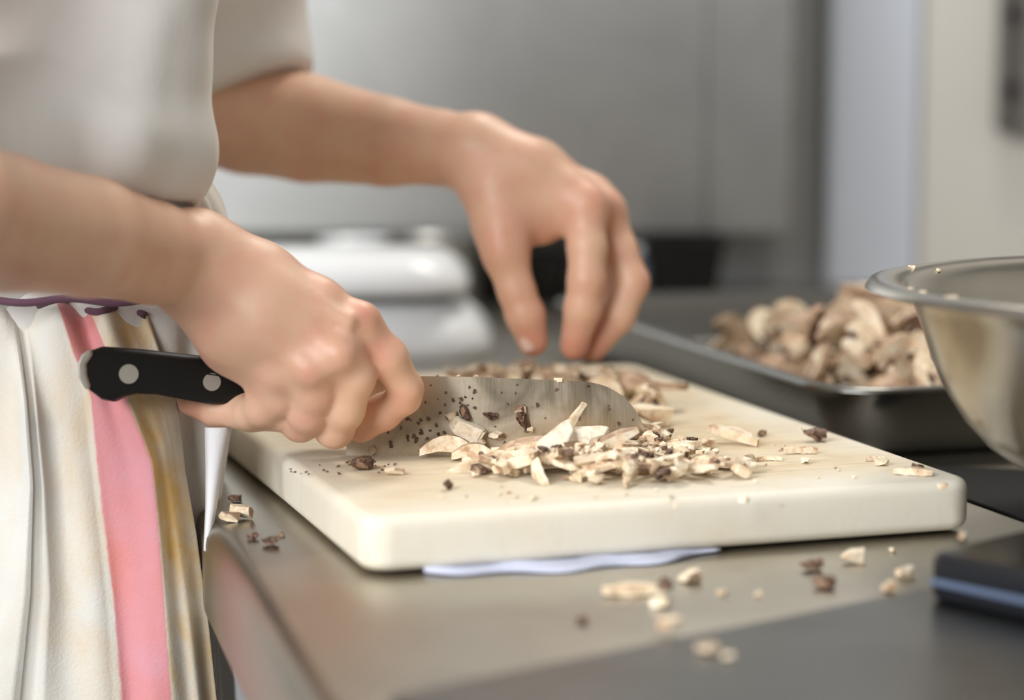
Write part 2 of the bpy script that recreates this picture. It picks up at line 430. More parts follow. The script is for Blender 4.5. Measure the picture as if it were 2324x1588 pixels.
hpts = [(236, 786), (205, 797), (190, 822), (192, 855), (208, 885), (236, 906), (262, 911), (285, 899), (312, 893), (360, 895), (420, 906), (470, 915), (520, 918), (570, 905), (640, 897), (720, 900), (800, 905),
        (800, 858), (700, 846), (600, 832), (500, 812), (420, 803), (320, 792)]
HD = 1.088
def hD(x): return HD + (x - 190) / 610 * (KD - HD)
def handle_mesh(pts, th, name):
    n = len(pts); vs = []
    for s in (-1, 1):
        for (x, y) in pts: vs.append(P(x, y, hD(x)) + FWD * (s * th / 2))
    fs = [tuple(range(n)), tuple(range(n, 2 * n))[::-1]] + [(i, (i + 1) % n, n + (i + 1) % n, n + i) for i in range(n)]
    return fix_normals(mesh(name, vs, fs, False))
child(link('handle', bevel(handle_mesh(hpts, .019, 'handle'), .0042, 4, 50), [MAT['black']]), kn)
butt = [(200, 800), (187, 822), (188, 852), (204, 880), (212, 878), (200, 850), (199, 824), (210, 802)]
child(link('end_cap', bevel(handle_mesh([(214, 791), (194, 804), (184, 826), (187, 856), (203, 884), (215, 880), (206, 850), (204, 826), (220, 803)], .0215, 'end_cap'), .002, 2, 50), [MAT['rivet']]), kn)
for (x, y, r) in ((300, 848, 22), (487, 866, 20)):
    child(link('rivet', handle_mesh([(x + r * math.cos(t * math.pi / 12), y + r * math.sin(t * math.pi / 12)) for t in range(24)], .0200, 'rivet'), [MAT['rivet']]), kn)

# ------------------------------------------------------------------ steel bowl on the black plastic slab
b0 = G(2095, 1372, TOP)
bd = Vector((.66, -.75, 0)).normalized(); bn = Vector((.75, .66, 0)).normalized()
def off(a, b): q = b0 + bd * a + bn * b; return (q.x, q.y)
SLAB = .021
sl = roundpoly([off(0, 0), off(.22, 0), off(.22, .31), off(0, .31)], .009)
slab = empty('scale_base', (b0.x + .15, b0.y, TOP), label='black glossy plastic slab with rounded edge at the lower right under the bowl', cat='kitchen scale')
child(link('housing', prism('housing', sl, TOP + .0024, TOP + .0022 + SLAB, .004, 4), [MAT['blackgloss']]), slab)
rl = [off(.004, -.0012), off(.216, -.0012), off(.216, .0006), off(.004, .0006)]
child(link('blue_glint', prism('blue_glint', rl, TOP + .0095, TOP + .0125, .0005, 1), [plain('glint_blue', (.10, .13, .20), .22)]), slab)  # bluish reflection on the glossy edge, built as a coloured strip
BD = 1.05
bx = px_x(2785, BD); byc = P(2785, 640, BD).y; bz0 = TOP + .0022 + SLAB + .0004
rimz = P(2785, 636, BD).z - bz0
def bowl_profile(t):
    s = rimz / .1035
    pr = [(.0, 0), (.045, 0), (.062, .0012), (.080, .006), (.096, .0125), (.110, .022), (.121, .034), (.130, .048), (.1365, .062), (.141, .076), (.1455, .088), (.1475, .0945),
          (.151, .0985), (.157, .1005), (.163, .1015), (.1675, .1008), (.1695, .098)]
    return [(r, z * s) for r, z in pr]
pr = bowl_profile(0)
inner = [(max(0.0001, r - .0012) if i < 12 else r - .0004, z + .0012) for i, (r, z) in enumerate(pr)]
prof = [(max(r, .0001), z) for r, z in pr] + inner[::-1]
bowl = tag(link('mixing_bowl', autosmooth(lathe('mixing_bowl', prof, 0, 0, 0, 128), 50), [MAT['bowl']]), 'large stainless steel mixing bowl with a wide flared rim on the right', 'bowl')
bowl.location = (bx, byc, bz0)

# ------------------------------------------------------------------ steel pan of sliced mushrooms
pc = G(1893, 884, .945); pf = G(1270, 680, .945)
pv = (pf - pc); pv.z = 0; pv.normalize(); pu = Vector((pv.y, -pv.x, 0))
PL, PW, PH = .56, .36, .043
def pan_ring(inset, z, r, n=8):
    a = pc + pu * inset + pv * inset
    q = [a, a + pu * (PW - 2 * inset), a + pu * (PW - 2 * inset) + pv * (PL - 2 * inset), a + pv * (PL - 2 * inset)]
    return [(x, y, TOP + z) for x, y in roundpoly([(v.x, v.y) for v in q], max(r, .006), n)]
prings = [pan_ring(.03, .0004, .03), pan_ring(.024, .0008, .034), pan_ring(.017, .006, .038), pan_ring(.008, PH - .004, .040), pan_ring(.007, PH - .001, .040), pan_ring(.0, PH, .044), pan_ring(-.0015, PH - .0015, .044), pan_ring(-.001, PH + .0004, .044),
          pan_ring(.0, PH + .0012, .044), pan_ring(.0085, PH + .0008, .040), pan_ring(.0098, PH - .003, .040), pan_ring(.018, .0068, .037), pan_ring(.026, .0018, .032), pan_ring(.032, .0014, .028)]
pan = tag(link('steel_pan', autosmooth(loft('steel_pan', prings, True, True, True), 60), [MAT['pan']]), 'shallow rectangular steel pan heaped with sliced mushrooms behind the board', 'pan')

shade_poly = [(.262, 1.078), (.203, 1.250), (.95, 1.085), (.95, .80)]  # black layer added for shade and dark reflection on the bare worktop
tag(link('worktop_shade', prism('worktop_shade', shade_poly, TOP + .0003, TOP + .0018, .0005, 1), [plain('shade_black', (.006, .006, .006), .7, Specular_IOR_Level=.2)]),
    'thin black layer added for the shade on the worktop between board, pan and bowl', 'mat')
# ------------------------------------------------------------------ things at the back of the worktop
def tapered_box(name, cx, cy, z0, w0, d0, w1, d1, h, r, mat, label, cat, group=None, lip=.006):
    def ring(w_, d_, z, rr): return [(cx + x, cy + y, z) for x, y in roundpoly([(-w_ / 2, -d_ / 2), (w_ / 2, -d_ / 2), (w_ / 2, d_ / 2), (-w_ / 2, d_ / 2)], rr, 6)]
    rg = [ring(w0 - .01, d0 - .01, z0, r), ring(w0, d0, z0 + .005, r), ring(w1, d1, z0 + h - .006, r), ring(w1 + lip, d1 + lip, z0 + h - .004, r), ring(w1 + lip, d1 + lip, z0 + h, r), ring(w1 - .006, d1 - .006, z0 + h, r), ring(w0 - .008, d0 - .008, z0 + .006, r)]
    return tag(link(name, autosmooth(loft(name, rg, True, True, True), 50), [mat]), label, cat, group)
q = G(1552, 706, TOP)
tapered_box('black_tub', q.x + .002, q.y + .035, TOP, .058, .058, .074, .074, P(1552, 540, 2.09).z - TOP, .012, MAT['black'], 'small black plastic tub under the right part of the steel cabinet', 'tub')
q = G(1175, 690, TOP)
tapered_box('black_tub', q.x, q.y + .04, TOP, .090, .06, .104, .074, .047, .012, MAT['black'], 'low black tub half hidden behind the far hand', 'tub')
bt = empty('blue_bottle', (px_x(1442, 2.0), 2.01, TOP), label='small blue bottle just left of the black tub behind the fingers', cat='bottle')
child(link('bottle_body', lathe('bb', [(.001, 0), (.009, 0), (.010, .002), (.010, .045), (.006, .052), (.006, .056), (.001, .056)], bt.location.x, bt.location.y, TOP, 24), [plain('blue_plastic', (.16, .24, .45), .3)]), bt)
child(link('cap', lathe('bc', [(.001, 0), (.007, 0), (.007, .011), (.001, .011)], bt.location.x, bt.location.y, TOP + .0562, 24), [plain('cap_plastic', (.5, .55, .62), .4)]), bt)
china = plain('white_plastic', (.88, .90, .93), .28)
# two white containers, the upper on a dark lid
q = P(980, 822, 1.74); wl = px_x(1112, 1.74)
def lying(name, x0, x1, yc, dep, z0, h, mat, label, cat, sl=.030):
    def ring(ins, z, rr): return [(x, y, z) for x, y in roundpoly([(x0 + ins, yc - dep / 2 + ins), (x1 - ins, yc - dep / 2 + ins), (x1 - ins, yc + dep / 2 - ins), (x0 + ins, yc + dep / 2 - ins)], rr, 8)]
    rg = [ring(.003, z0, .036), ring(.0, z0 + .001, .038), ring(.0, z0 + h * .25, .038), ring(sl * .25, z0 + h * .6, .036), ring(sl * .7, z0 + h * .92, .034), ring(sl, z0 + h, .03)]
    return tag(link(name, loft(name, rg, True, True, True), [mat]), label, cat)
lying('white_container', wl - .30, wl, 1.80, .16, TOP, .042, china, 'lower of two white containers stacked behind the near hand', 'container')
lying('lid', wl - .275, wl - .030, 1.80, .10, TOP + .0422, .007, plain('lid_plastic', (.12, .14, .12), .4), 'dark lid on the lower white container behind the near hand', 'lid', .002)
lying('white_container', wl - .30, wl - .018, 1.80, .15, TOP + .0494, .030, china, 'upper of two white containers stacked behind the near hand', 'container', .022)
pot = lathe('steel_pot', [(.001, 0), (.036, 0), (.038, .003), (.038, .072), (.040, .074), (.0365, .074), (.0365, .004), (.001, .004)], px_x(990, 2.02), 2.04, TOP, 40)
tag(link('steel_pot', pot, [MAT['cabinet']]), 'small grey steel pot behind the white containers under the cabinet', 'pot')
pot2 = lathe('small_dish', [(.001, 0), (.02, 0), (.033, .070), (.034, .071), (.031, .070), (.018, .003), (.001, .003)], px_x(800, 2.03), 2.05, TOP, 40)
tag(link('small_dish', pot2, [china]), 'small pale cup behind the upper white container', 'cup')

# ------------------------------------------------------------------ implicit surfaces for the body and the clothes
class SDF:
    def __init__(s, lo, hi, h):
        s.lo = np.array(lo, float); s.h = h; s.n = (np.ceil((np.array(hi) - s.lo) / h).astype(int) + 1)
        s.F = np.full(s.n, .05, np.float32)
    def region(s, lo, hi):
        a = np.maximum(0, np.floor((np.array(lo) - s.lo) / s.h).astype(int)); b = np.minimum(s.n, np.ceil((np.array(hi) - s.lo) / s.h).astype(int) + 1)
        if (b <= a).any(): return None
        ax = [s.lo[i] + s.h * np.arange(a[i], b[i]) for i in range(3)]
        X, Y, Z = np.meshgrid(*ax, indexing='ij'); return (slice(a[0], b[0]), slice(a[1], b[1]), slice(a[2], b[2])), X.astype(np.float32), Y.astype(np.float32), Z.astype(np.float32)
    @staticmethod
    def smin(a, b, k):
        if k <= 0: return np.minimum(a, b)
        h = np.clip(.5 + .5 * (b - a) / k, 0, 1); return b + (a - b) * h - k * h * (1 - h)
    def cone(s, F_, a, b, ra, rb, k=.006, flat=None, sq=1.0):
        """round cone from a to b; flat = unit axis along which the section is squeezed by sq (<1 thinner)"""
        a = np.array(a, float); b = np.array(b, float); m = max(ra, rb) + .02
        rg = s.region(np.minimum(a, b) - m, np.maximum(a, b) + m)
        if rg is None: return
        sl, X, Y, Z = rg
        d = b - a; L2 = max((d * d).sum(), 1e-9)
        px, py, pz = X - a[0], Y - a[1], Z - a[2]
        t = np.clip((px * d[0] + py * d[1] + pz * d[2]) / L2, 0, 1)
        qx, qy, qz = px - t * d[0], py - t * d[1], pz - t * d[2]
        r = ra + (rb - ra) * t
        if flat is not None:
            f = np.array(flat, float); w_ = qx * f[0] + qy * f[1] + qz * f[2]; e = 1 / sq - 1
            qx, qy, qz = qx + w_ * e * f[0], qy + w_ * e * f[1], qz + w_ * e * f[2]
            dist = (np.sqrt(qx * qx + qy * qy + qz * qz) - r) * (sq if sq < 1 else 1)
        else: dist = np.sqrt(qx * qx + qy * qy + qz * qz) - r
        F_[sl] = s.smin(F_[sl], dist.astype(np.float32), k)
    def new(s): return np.full(s.n, .05, np.float32)
    def mesh(s, F_=None):
        F_ = s.F if F_ is None else F_
        S = F_ < 0; n = s.n
        c = S[:-1, :-1, :-1].astype(np.int8)
        tot = np.zeros_like(c)
        for i in (0, 1):
            for j in (0, 1):
                for k in (0, 1): tot = tot + S[i:n[0] - 1 + i, j:n[1] - 1 + j, k:n[2] - 1 + k]
        act = (tot > 0) & (tot < 8); I = np.argwhere(act)
        acc = np.zeros((len(I), 3)); cnt = np.zeros(len(I))
        cs = [(i, j, k) for i in (0, 1) for j in (0, 1) for k in (0, 1)]
        for a in cs:
            for ax in range(3):
                if a[ax]: continue
                b = list(a); b[ax] = 1
                fa = F_[I[:, 0] + a[0], I[:, 1] + a[1], I[:, 2] + a[2]]; fb = F_[I[:, 0] + b[0], I[:, 1] + b[1], I[:, 2] + b[2]]
                cr = (fa < 0) != (fb < 0); t = np.where(cr, fa / np.where(cr, fa - fb, 1), 0)
                p = np.tile(np.array(a, float), (len(I), 1)); p[:, ax] += t
                acc += p * cr[:, None]; cnt += cr
        V = (I + acc / cnt[:, None]) * s.h + s.lo
        idx = -np.ones(act.shape, int); idx[tuple(I.T)] = np.arange(len(I))
        Q = []
        for ax in range(3):
            o = [(1, 2), (2, 0), (0, 1)][ax]
            sa = [slice(None)] * 3; sb = [slice(None)] * 3; sa[ax] = slice(0, -1); sb[ax] = slice(1, None)
            A, B = S[tuple(sa)], S[tuple(sb)]; E = np.argwhere(A != B)
            ok = (E[:, o[0]] > 0) & (E[:, o[1]] > 0) & (E[:, o[0]] < n[o[0]] - 1) & (E[:, o[1]] < n[o[1]] - 1); E = E[ok]
            fl = A[tuple(E.T)]
            def g(d0, d1):
                e = E.copy(); e[:, o[0]] -= d0; e[:, o[1]] -= d1; return idx[tuple(e.T)]
            q = np.stack([g(1, 1), g(0, 1), g(0, 0), g(1, 0)], 1)
            q[~fl] = q[~fl][:, ::-1]; Q.append(q)
        return V, np.concatenate(Q)
def np_mesh(name, V, Q):
    me = bpy.data.meshes.new(name); me.vertices.add(len(V)); me.vertices.foreach_set('co', V.astype(np.float32).ravel())
    me.loops.add(Q.size); me.loops.foreach_set('vertex_index', Q.astype(np.int32).ravel())
    me.polygons.add(len(Q)); me.polygons.foreach_set('loop_start', np.arange(0, Q.size, 4, dtype=np.int32))
    me.update(calc_edges=True); me.validate(); me.polygons.foreach_set('use_smooth', [True] * len(me.polygons)); return me
def relax(V, Q, it=2, lam=.5):
    E = np.concatenate([Q[:, [0, 1]], Q[:, [1, 2]], Q[:, [2, 3]], Q[:, [3, 0]]]); E = np.concatenate([E, E[:, ::-1]])
    deg = np.bincount(E[:, 0], minlength=len(V)).astype(float)
    for _ in range(it):
        S = np.stack([np.bincount(E[:, 0], V[E[:, 1], c], minlength=len(V)) for c in range(3)], 1) / deg[:, None]
        V = V + lam * (S - V)
    return V
def chain(s, F_, pts, k=.004, flat=None, sq=1.0):
    """pts: (x, y, D, radius in pixels) along a limb"""
    w_ = [(P(x, y, D), R(r, D)) for x, y, D, r in pts]
    for (a, ra), (b, rb) in zip(w_, w_[1:]): s.cone(F_, a, b, ra, rb, k, flat, sq)

# ---- right arm and hand (the near one, on the knife)
def right_arm():
    s = SDF((-.42, .86, .93), (-.03, 1.20, 1.16), .0016)
    A = s.new()
    chain(s, A, [(-350, 420, .88, 165), (-120, 470, .93, 165), (0, 505, .97, 156), (200, 537, 1.02, 136), (340, 572, 1.06, 116), (440, 600, 1.085, 104)], .004)
    # wrist into the back of the hand
    chain(s, A, [(440, 590, 1.085, 100), (520, 640, 1.088, 96)], .01)
    chain(s, A, [(455, 555, 1.080, 66), (600, 628, 1.088, 64), (720, 690, 1.088, 52), (806, 742, 1.092, 46)], .012)   # index side
    chain(s, A, [(470, 600, 1.078, 66), (620, 690, 1.080, 62), (765, 800, 1.083, 47)], .012)
    chain(s, A, [(460, 640, 1.080, 68), (590, 740, 1.080, 64), (700, 832, 1.084, 46)], .012)
    chain(s, A, [(440, 665, 1.086, 60), (520, 760, 1.085, 62), (625, 845, 1.090, 46)], .012)
    chain(s, A, [(452, 700, 1.095, 46), (520, 790, 1.096, 46), (600, 860, 1.098, 42)], .010)      # heel of the hand
    chain(s, A, [(520, 660, 1.10, 66), (640, 740, 1.11, 70), (720, 800, 1.115, 60)], .012)        # palm, far side
    # knuckles and the wrist bone
    for x, y, D, r in ((822, 722, 1.085, 34), (770, 806, 1.073, 37), (702, 842, 1.074, 35), (628, 852, 1.082, 32), (437, 553, 1.068, 40)):
        p = P(x, y, D); s.cone(A, p, p, R(r, D), R(r, D), .009)
    # extensor tendons
    for x0, y0, x1, y1 in ((560, 612, 790, 728), (560, 650, 745, 790), (545, 690, 680, 822)):
        chain(s, A, [(x0, y0, 1.0735, 9), (x1, y1, 1.0735, 10)], .009)
    fingers = [
        [(818, 745, 1.092, 48), (880, 812, 1.096, 45), (922, 880, 1.104, 38)],
        [(922, 880, 1.104, 38), (918, 902, 1.108, 36), (868, 936, 1.116, 40), (820, 962, 1.121, 38), (780, 950, 1.122, 34)],
        [(775, 800, 1.085, 48), (806, 852, 1.088, 46), (782, 930, 1.096, 44), (760, 975, 1.106, 41), (748, 978, 1.125, 36)],
        [(705, 840, 1.086, 48), (712, 890, 1.088, 47), (698, 935, 1.096, 46), (682, 958, 1.106, 43), (675, 950, 1.128, 36)],
        [(632, 852, 1.092, 46), (632, 900, 1.094, 46), (600, 925, 1.100, 42), (566, 938, 1.110, 36), (558, 930, 1.128, 32)],
        [(650, 935, 1.104, 46), (570, 935, 1.114, 42), (490, 932, 1.124, 36), (428, 916, 1.134, 26)],
        [(540, 700, 1.120, 52), (660, 790, 1.150, 44), (760, 860, 1.168, 42), (850, 905, 1.166, 38)]]
    Fs = []
    for i, f in enumerate(fingers):
        B = s.new(); chain(s, B, f, .004); Fs.append(B)
    out = A.copy()
    for i, B in enumerate(Fs):
        out = np.minimum(out, s.smin(A, B, .0075 if i not in (1, 5) else .003)) if i not in (1,) else s.smin(out, B, .003)
    # creases between neighbouring fingers and folds at the index knuckle
    return s.mesh(out)
# ---- left arm and hand (the far one)
def left_arm():
    s = SDF((-.33, 1.20, .925), (.115, 1.50, 1.20), .0018)
    A = s.new()
    chain(s, A, [(260, 190, 1.43, 150), (420, 225, 1.42, 135), (560, 268, 1.415, 126), (700, 292, 1.40, 121), (880, 322, 1.37, 100), (1000, 335, 1.35, 84), (1075, 345, 1.335, 78)], .004)
    chain(s, A, [(1075, 345, 1.335, 76), (1140, 385, 1.33, 74), (1190, 430, 1.33, 68)], .010)
    chain(s, A, [(1085, 330, 1.335, 58), (1200, 385, 1.328, 60), (1290, 440, 1.325, 46), (1325, 470, 1.323, 44)], .012)
    chain(s, A, [(1100, 325, 1.35, 55), (1220, 380, 1.352, 55), (1340, 450, 1.350, 46), (1368, 480, 1.348, 42)], .012)
    chain(s, A, [(1100, 340, 1.37, 55), (1230, 400, 1.375, 55), (1350, 480, 1.375, 42)], .012)
    chain(s, A, [(1080, 380, 1.335, 60), (1120, 440, 1.325, 60), (1145, 520, 1.318, 56)], .012)     # ball of the thumb
    chain(s, A, [(1140, 500, 1.325, 50), (1215, 480, 1.33, 46), (1290, 470, 1.33, 40)], .014)       # web
    chain(s, A, [(1190, 520, 1.325, 24), (1235, 520, 1.328, 22), (1268, 495, 1.33, 26)], .010)
    for x, y, D, r in ((1338, 462, 1.317, 33), (1375, 470, 1.338, 33), (1138, 560, 1.310, 34)):
        p = P(x, y, D); s.cone(A, p, p, R(r, D), R(r, D), .010)
    fingers = [
        [(1135, 520, 1.318, 56), (1150, 585, 1.315, 50), (1172, 660, 1.315, 42), (1192, 715, 1.316, 44), (1209, 775, 1.318, 35)],
        [(1325, 480, 1.322, 44), (1332, 560, 1.315, 44), (1330, 635, 1.312, 41), (1322, 700, 1.315, 41), (1303, 785, 1.322, 33)],
        [(1378, 490, 1.346, 42), (1408, 570, 1.342, 39), (1432, 640, 1.340, 41), (1402, 715, 1.338, 39), (1345, 792, 1.336, 31)],
        [(1350, 500, 1.375, 40), (1385, 590, 1.375, 37), (1398, 650, 1.372, 38), (1370, 720, 1.362, 36), (1330, 780, 1.352, 29)],
        [(1330, 500, 1.395, 36), (1350, 600, 1.395, 33), (1355, 660, 1.392, 32), (1330, 730, 1.380, 30)]]
    out = A.copy()
    for i, f in enumerate(fingers):
        B = s.new(); chain(s, B, f, .004); out = np.minimum(out, s.smin(A, B, .009))
    return s.mesh(out)
# ---- trunk, upper arms, neck and legs (mostly hidden in the clothes)
TX, TY = -.295, 1.18
def trunk():
    s = SDF((-.62, .78, .02), (.0, 1.62, 1.56), .010)
    A = s.new()
    s.cone(A, (TX, TY, 1.32), (TX, TY, 1.12), .11, .10, .03); s.cone(A, (TX, TY, 1.12), (TX - .02, TY + .075, 1.02), .10, .075, .03)
    s.cone(A, (TX, TY - .16, 1.36), (TX, TY + .16, 1.36), .055, .055, .06)
    s.cone(A, (TX + .02, TY, 1.38), (TX + .05, TY, 1.50), .058, .055, .03)
    for sgn in (-1, 1):
        s.cone(A, (TX - .02, TY + .10 + .05 * sgn, .98), (TX - .03, TY + .09 + .075 * sgn, .52), .062, .055, .03)
        s.cone(A, (TX - .03, TY + .09 + .075 * sgn, .52), (TX - .05, TY + .09 + .08 * sgn, .09), .055, .038, .02)
        s.cone(A, (TX - .05, TY + .09 + .08 * sgn, .06), (TX + .12, TY + .09 + .085 * sgn, .045), .038, .033, .02)
    s.cone(A, (TX, TY - .17, 1.36), P(-350, 420, .90), .045, .032, .02)
    s.cone(A, (TX, TY + .17, 1.36), P(300, 200, 1.43), .045, .036, .02)
    return s.mesh(A)
V1, Q1 = right_arm(); V1 = relax(V1, Q1, 2)
V2, Q2 = left_arm(); V2 = relax(V2, Q2, 2)
V3, Q3 = trunk(); V3 = relax(V3, Q3, 2)
V = np.concatenate([V1, V2, V3]); Q = np.concatenate([Q1, Q2 + len(V1), Q3 + len(V1) + len(V2)])
body_me = np_mesh('body', V, Q)
red = np.zeros(len(V))
for x, y, D, r, k in ((828, 715, 1.08, 36, 1), (735, 760, 1.07, 40, .5), (770, 806, 1.07, 36, .6), (702, 842, 1.07, 32, .8), (628, 852, 1.08, 26, .4), (850, 800, 1.09, 50, .8), (860, 965, 1.12, 45, .8), (800, 980, 1.12, 50, .5), (460, 925, 1.13, 60, .7), (300, 545, 1.04, 70, .35), (930, 900, 1.10, 30, .3),
                      (1209, 775, 1.31, 50, .9), (1303, 790, 1.32, 50, 1), (1350, 780, 1.33, 50, .9), (1345, 465, 1.32, 55, .9), (1390, 480, 1.33, 50, .6), (1455, 640, 1.34, 34, .7), (1140, 560, 1.31, 55, .6), (1335, 640, 1.31, 40, .5), (1180, 690, 1.31, 45, .5), (1235, 520, 1.32, 40, .5)):
    p = np.array(P(x, y, D)); d2 = ((V - p) ** 2).sum(1); red = np.maximum(red, k * np.exp(-d2 / (R(r, D) ** 2) * .9))
at = body_me.attributes.new('redness', 'FLOAT', 'POINT'); at.data.foreach_set('value', red.astype(np.float32))
person = empty('person', (TX, TY, 0), label='cook in white jacket and apron chopping mushrooms with a broad knife', cat='person')
child(link('body', body_me, [MAT['skin']]), person)

# nail of the far thumb
def nail(x, y, D, rx, ry, tilt, name='thumbnail'):
    vs = []; fs = []; n = 10
    for i in range(n + 1):
        for j in range(n + 1):
            a, b = i / n * 2 - 1, j / n * 2 - 1
            rr = math.hypot(a, b); q = max(abs(a), abs(b)); k = (q / rr if rr > 0 else 1); k = 1 + (k - 1) * .6
            a2, b2 = a * k * rx, b * k * ry
            ct, st = math.cos(tilt), math.sin(tilt)
            vs.append(P(x + a2 * ct - b2 * st, y + a2 * st + b2 * ct, D) + FWD * (.0022 * (a * k) ** 2 + .0006 * b * b))
    for i in range(n):
        for j in range(n): fs.append((i * (n + 1) + j, (i + 1) * (n + 1) + j, (i + 1) * (n + 1) + j + 1, i * (n + 1) + j + 1))
    o = link(name, fix_normals(mesh(name, vs, fs)), [MAT['nail']]); m = o.modifiers.new('s', 'SOLIDIFY'); m.thickness = .0006; return o
child(nail(1197, 772, 1.318 - R(35, 1.318) + .0004, 17, 27, -.25), person)

# ---- jacket
def shirt():
    s = SDF((-.47, .86, .99), (-.08, 1.52, 1.46), .0035)
    A = s.new()
    rg = s.region((-9, -9, -9), (9, 9, 9)); sl, X, Y, Z = rg
    prof = np.interp(Z, [1.0, 1.035, 1.058, 1.066, 1.075, 1.10, 1.15, 1.20, 1.30, 1.38, 1.43], [1.03, .99, .93, .925, .96, 1.0, .99, .965, .97, .9, .3])
    fold = .004 * np.sin(Y * 55 + Z * 20) + .003 * np.sin(Y * 90 - Z * 35)
    cy = np.interp(Z, [1.0, 1.03, 1.075, 1.5], [TY + .075, TY + .05, TY, TY])
    A[sl] = ((np.sqrt(((X - TX) / .131) ** 2 + ((Y - cy) / .137) ** 2) - prof) * .125 + fold * .6).astype(np.float32)
    # shoulders
    s.cone(A, (TX, TY - .15, 1.35), (TX, TY + .15, 1.35), .075, .075, .05)
    # near sleeve
    B = s.new()
    near = [((430, -620, 1.085), .050), ((292, 0, 1.08), .0395), ((240, 160, 1.085), .0500), ((185, 330, 1.09), .062)]
    for (a, ra), (b, rb) in zip(near, near[1:]): s.cone(B, P(*a), P(*b), ra, rb, .012)
    s.cone(B, P(185, 330, 1.09), P(-250, 415, .97), .052, .045, .02)
    # rolls of cloth pushed up over the forearm
    s.cone(B, P(10, 215, 1.020), P(270, 318, 1.040), .011, .016, .016); s.cone(B, P(270, 318, 1.040), P(392, 345, 1.085), .016, .021, .016)
    s.cone(B, P(330, 60, 1.05), P(300, 260, 1.045), .006, .005, .014); s.cone(B, P(150, 120, 1.055), P(120, 220, 1.05), .006, .008, .014)
    A = s.smin(A, B, .014)
    # far sleeve
    Cc = s.new()
    s.cone(Cc, P(420, -560, 1.42), P(500, -60, 1.42), .058, .050, .02); s.cone(Cc, P(500, -60, 1.42), P(545, 115, 1.42), .050, .044, .02)
    s.cone(Cc, P(545, 115, 1.42), P(580, 180, 1.41), .037, .033, .02); s.cone(Cc, P(420, 120, 1.42), P(470, 190, 1.41), .045, .04, .02)
    # its open end
    n = np.array(P(620, 290, 1.41) - P(545, 110, 1.42)); n /= np.linalg.norm(n); p0 = np.array(P(585, 205, 1.41))
    Cc[sl] = np.maximum(Cc[sl], (X - p0[0]) * n[0] + (Y - p0[1]) * n[1] + (Z - p0[2]) * n[2])
    A = s.smin(A, Cc, .010)
    # lower border of the near sleeve, just above the forearm
    up = np.array(P(100, 395, 1.05)); u2 = np.array(P(440, 480, 1.05)); d = u2 - up; nn = np.array([d[2], 0, -d[0]]); nn /= np.linalg.norm(nn)
    if nn[2] > 0: nn = -nn
    pl = (X - up[0]) * nn[0] + (Z - up[2]) * nn[2]
    gate = (Y < 1.09)
    A[sl] = np.where(gate, np.maximum(A[sl], pl), A[sl])
    return s.mesh(A)
VS, QS = shirt(); VS = relax(VS, QS, 2)
child(link('jacket', np_mesh('jacket', VS, QS), [MAT['shirt']]), person)

# ---- apron skirt: a sheet wrapped round the front
def interp(tab, y): return float(np.interp(y, [t[0] for t in tab], [t[1] for t in tab]))
AP = [(395, 455), (420, 474), (460, 498), (500, 512), (560, 516), (700, 514), (980, 514), (1060, 502), (1200, 481), (1280, 468), (1440, 480), (1600, 492), (3200, 520)]
def apron():
    vs = []; fs = []; nu, nv = 60, 60
    ys = [395 + (1700 - 395) * (j / 44) for j in range(45)] + [1700 + 95 * k for k in range(1, 17)]
    nv = len(ys) - 1
    for j, y in enumerate(ys):
        xo = px_x(interp(AP, y), 1.155)
        z = P(0, y, 1.155).z
        for i in range(nu + 1):
            th = -1.45 + 2.75 * i / nu
            fold = .0045 * math.sin(th * 9 + y * .003) * min(1, max(0, (y - 500) / 500)) + .002 * math.sin(th * 21 + 1)
            a, b = .16, (.035 if th < 0 else .19)
            x = xo - a * (1 - math.cos(th)) + fold * math.cos(th) * (0 if abs(th) < .25 else 1)
            yy = 1.150 + (b + fold) * math.sin(th)
            vs.append((x, yy, z))
    for j in range(nv):
        for i in range(nu): fs.append((j * (nu + 1) + i, j * (nu + 1) + i + 1, (j + 1) * (nu + 1) + i + 1, (j + 1) * (nu + 1) + i))
    return fix_normals(mesh('apron', vs, fs))
ap = child(link('apron', apron(), [MAT['apron']]), person)
m_ = ap.modifiers.new('s', 'SOLIDIFY'); m_.thickness = .0016
# its woven side border
def border():
    tab0 = [(980, 468), (1060, 470), (1150, 470), (1250, 466)]; tab1 = [(980, 520), (1060, 503), (1150, 488), (1250, 470)]
    vs = []; fs = []; ys = [970 + 10 * k for k in range(29)]
    for y in ys:
        for i in range(5):
            x = interp(tab0, y) + (interp(tab1, y) - interp(tab0, y)) * i / 4
            vs.append(P(x, y, 1.118 - .004 * math.sin(math.pi * i / 4)))
    for j in range(len(ys) - 1):
        for i in range(4): fs.append((j * 5 + i, j * 5 + i + 1, (j + 1) * 5 + i + 1, (j + 1) * 5 + i))
    return fix_normals(mesh('border', vs, fs))
br = child(link('border', border(), [cloth('woven_border', (.72, .71, .72), None, 0, 1500)]), person); br['label'] = 'ribbed white woven border'
m_ = br.modifiers.new('s', 'SOLIDIFY'); m_.thickness = .001

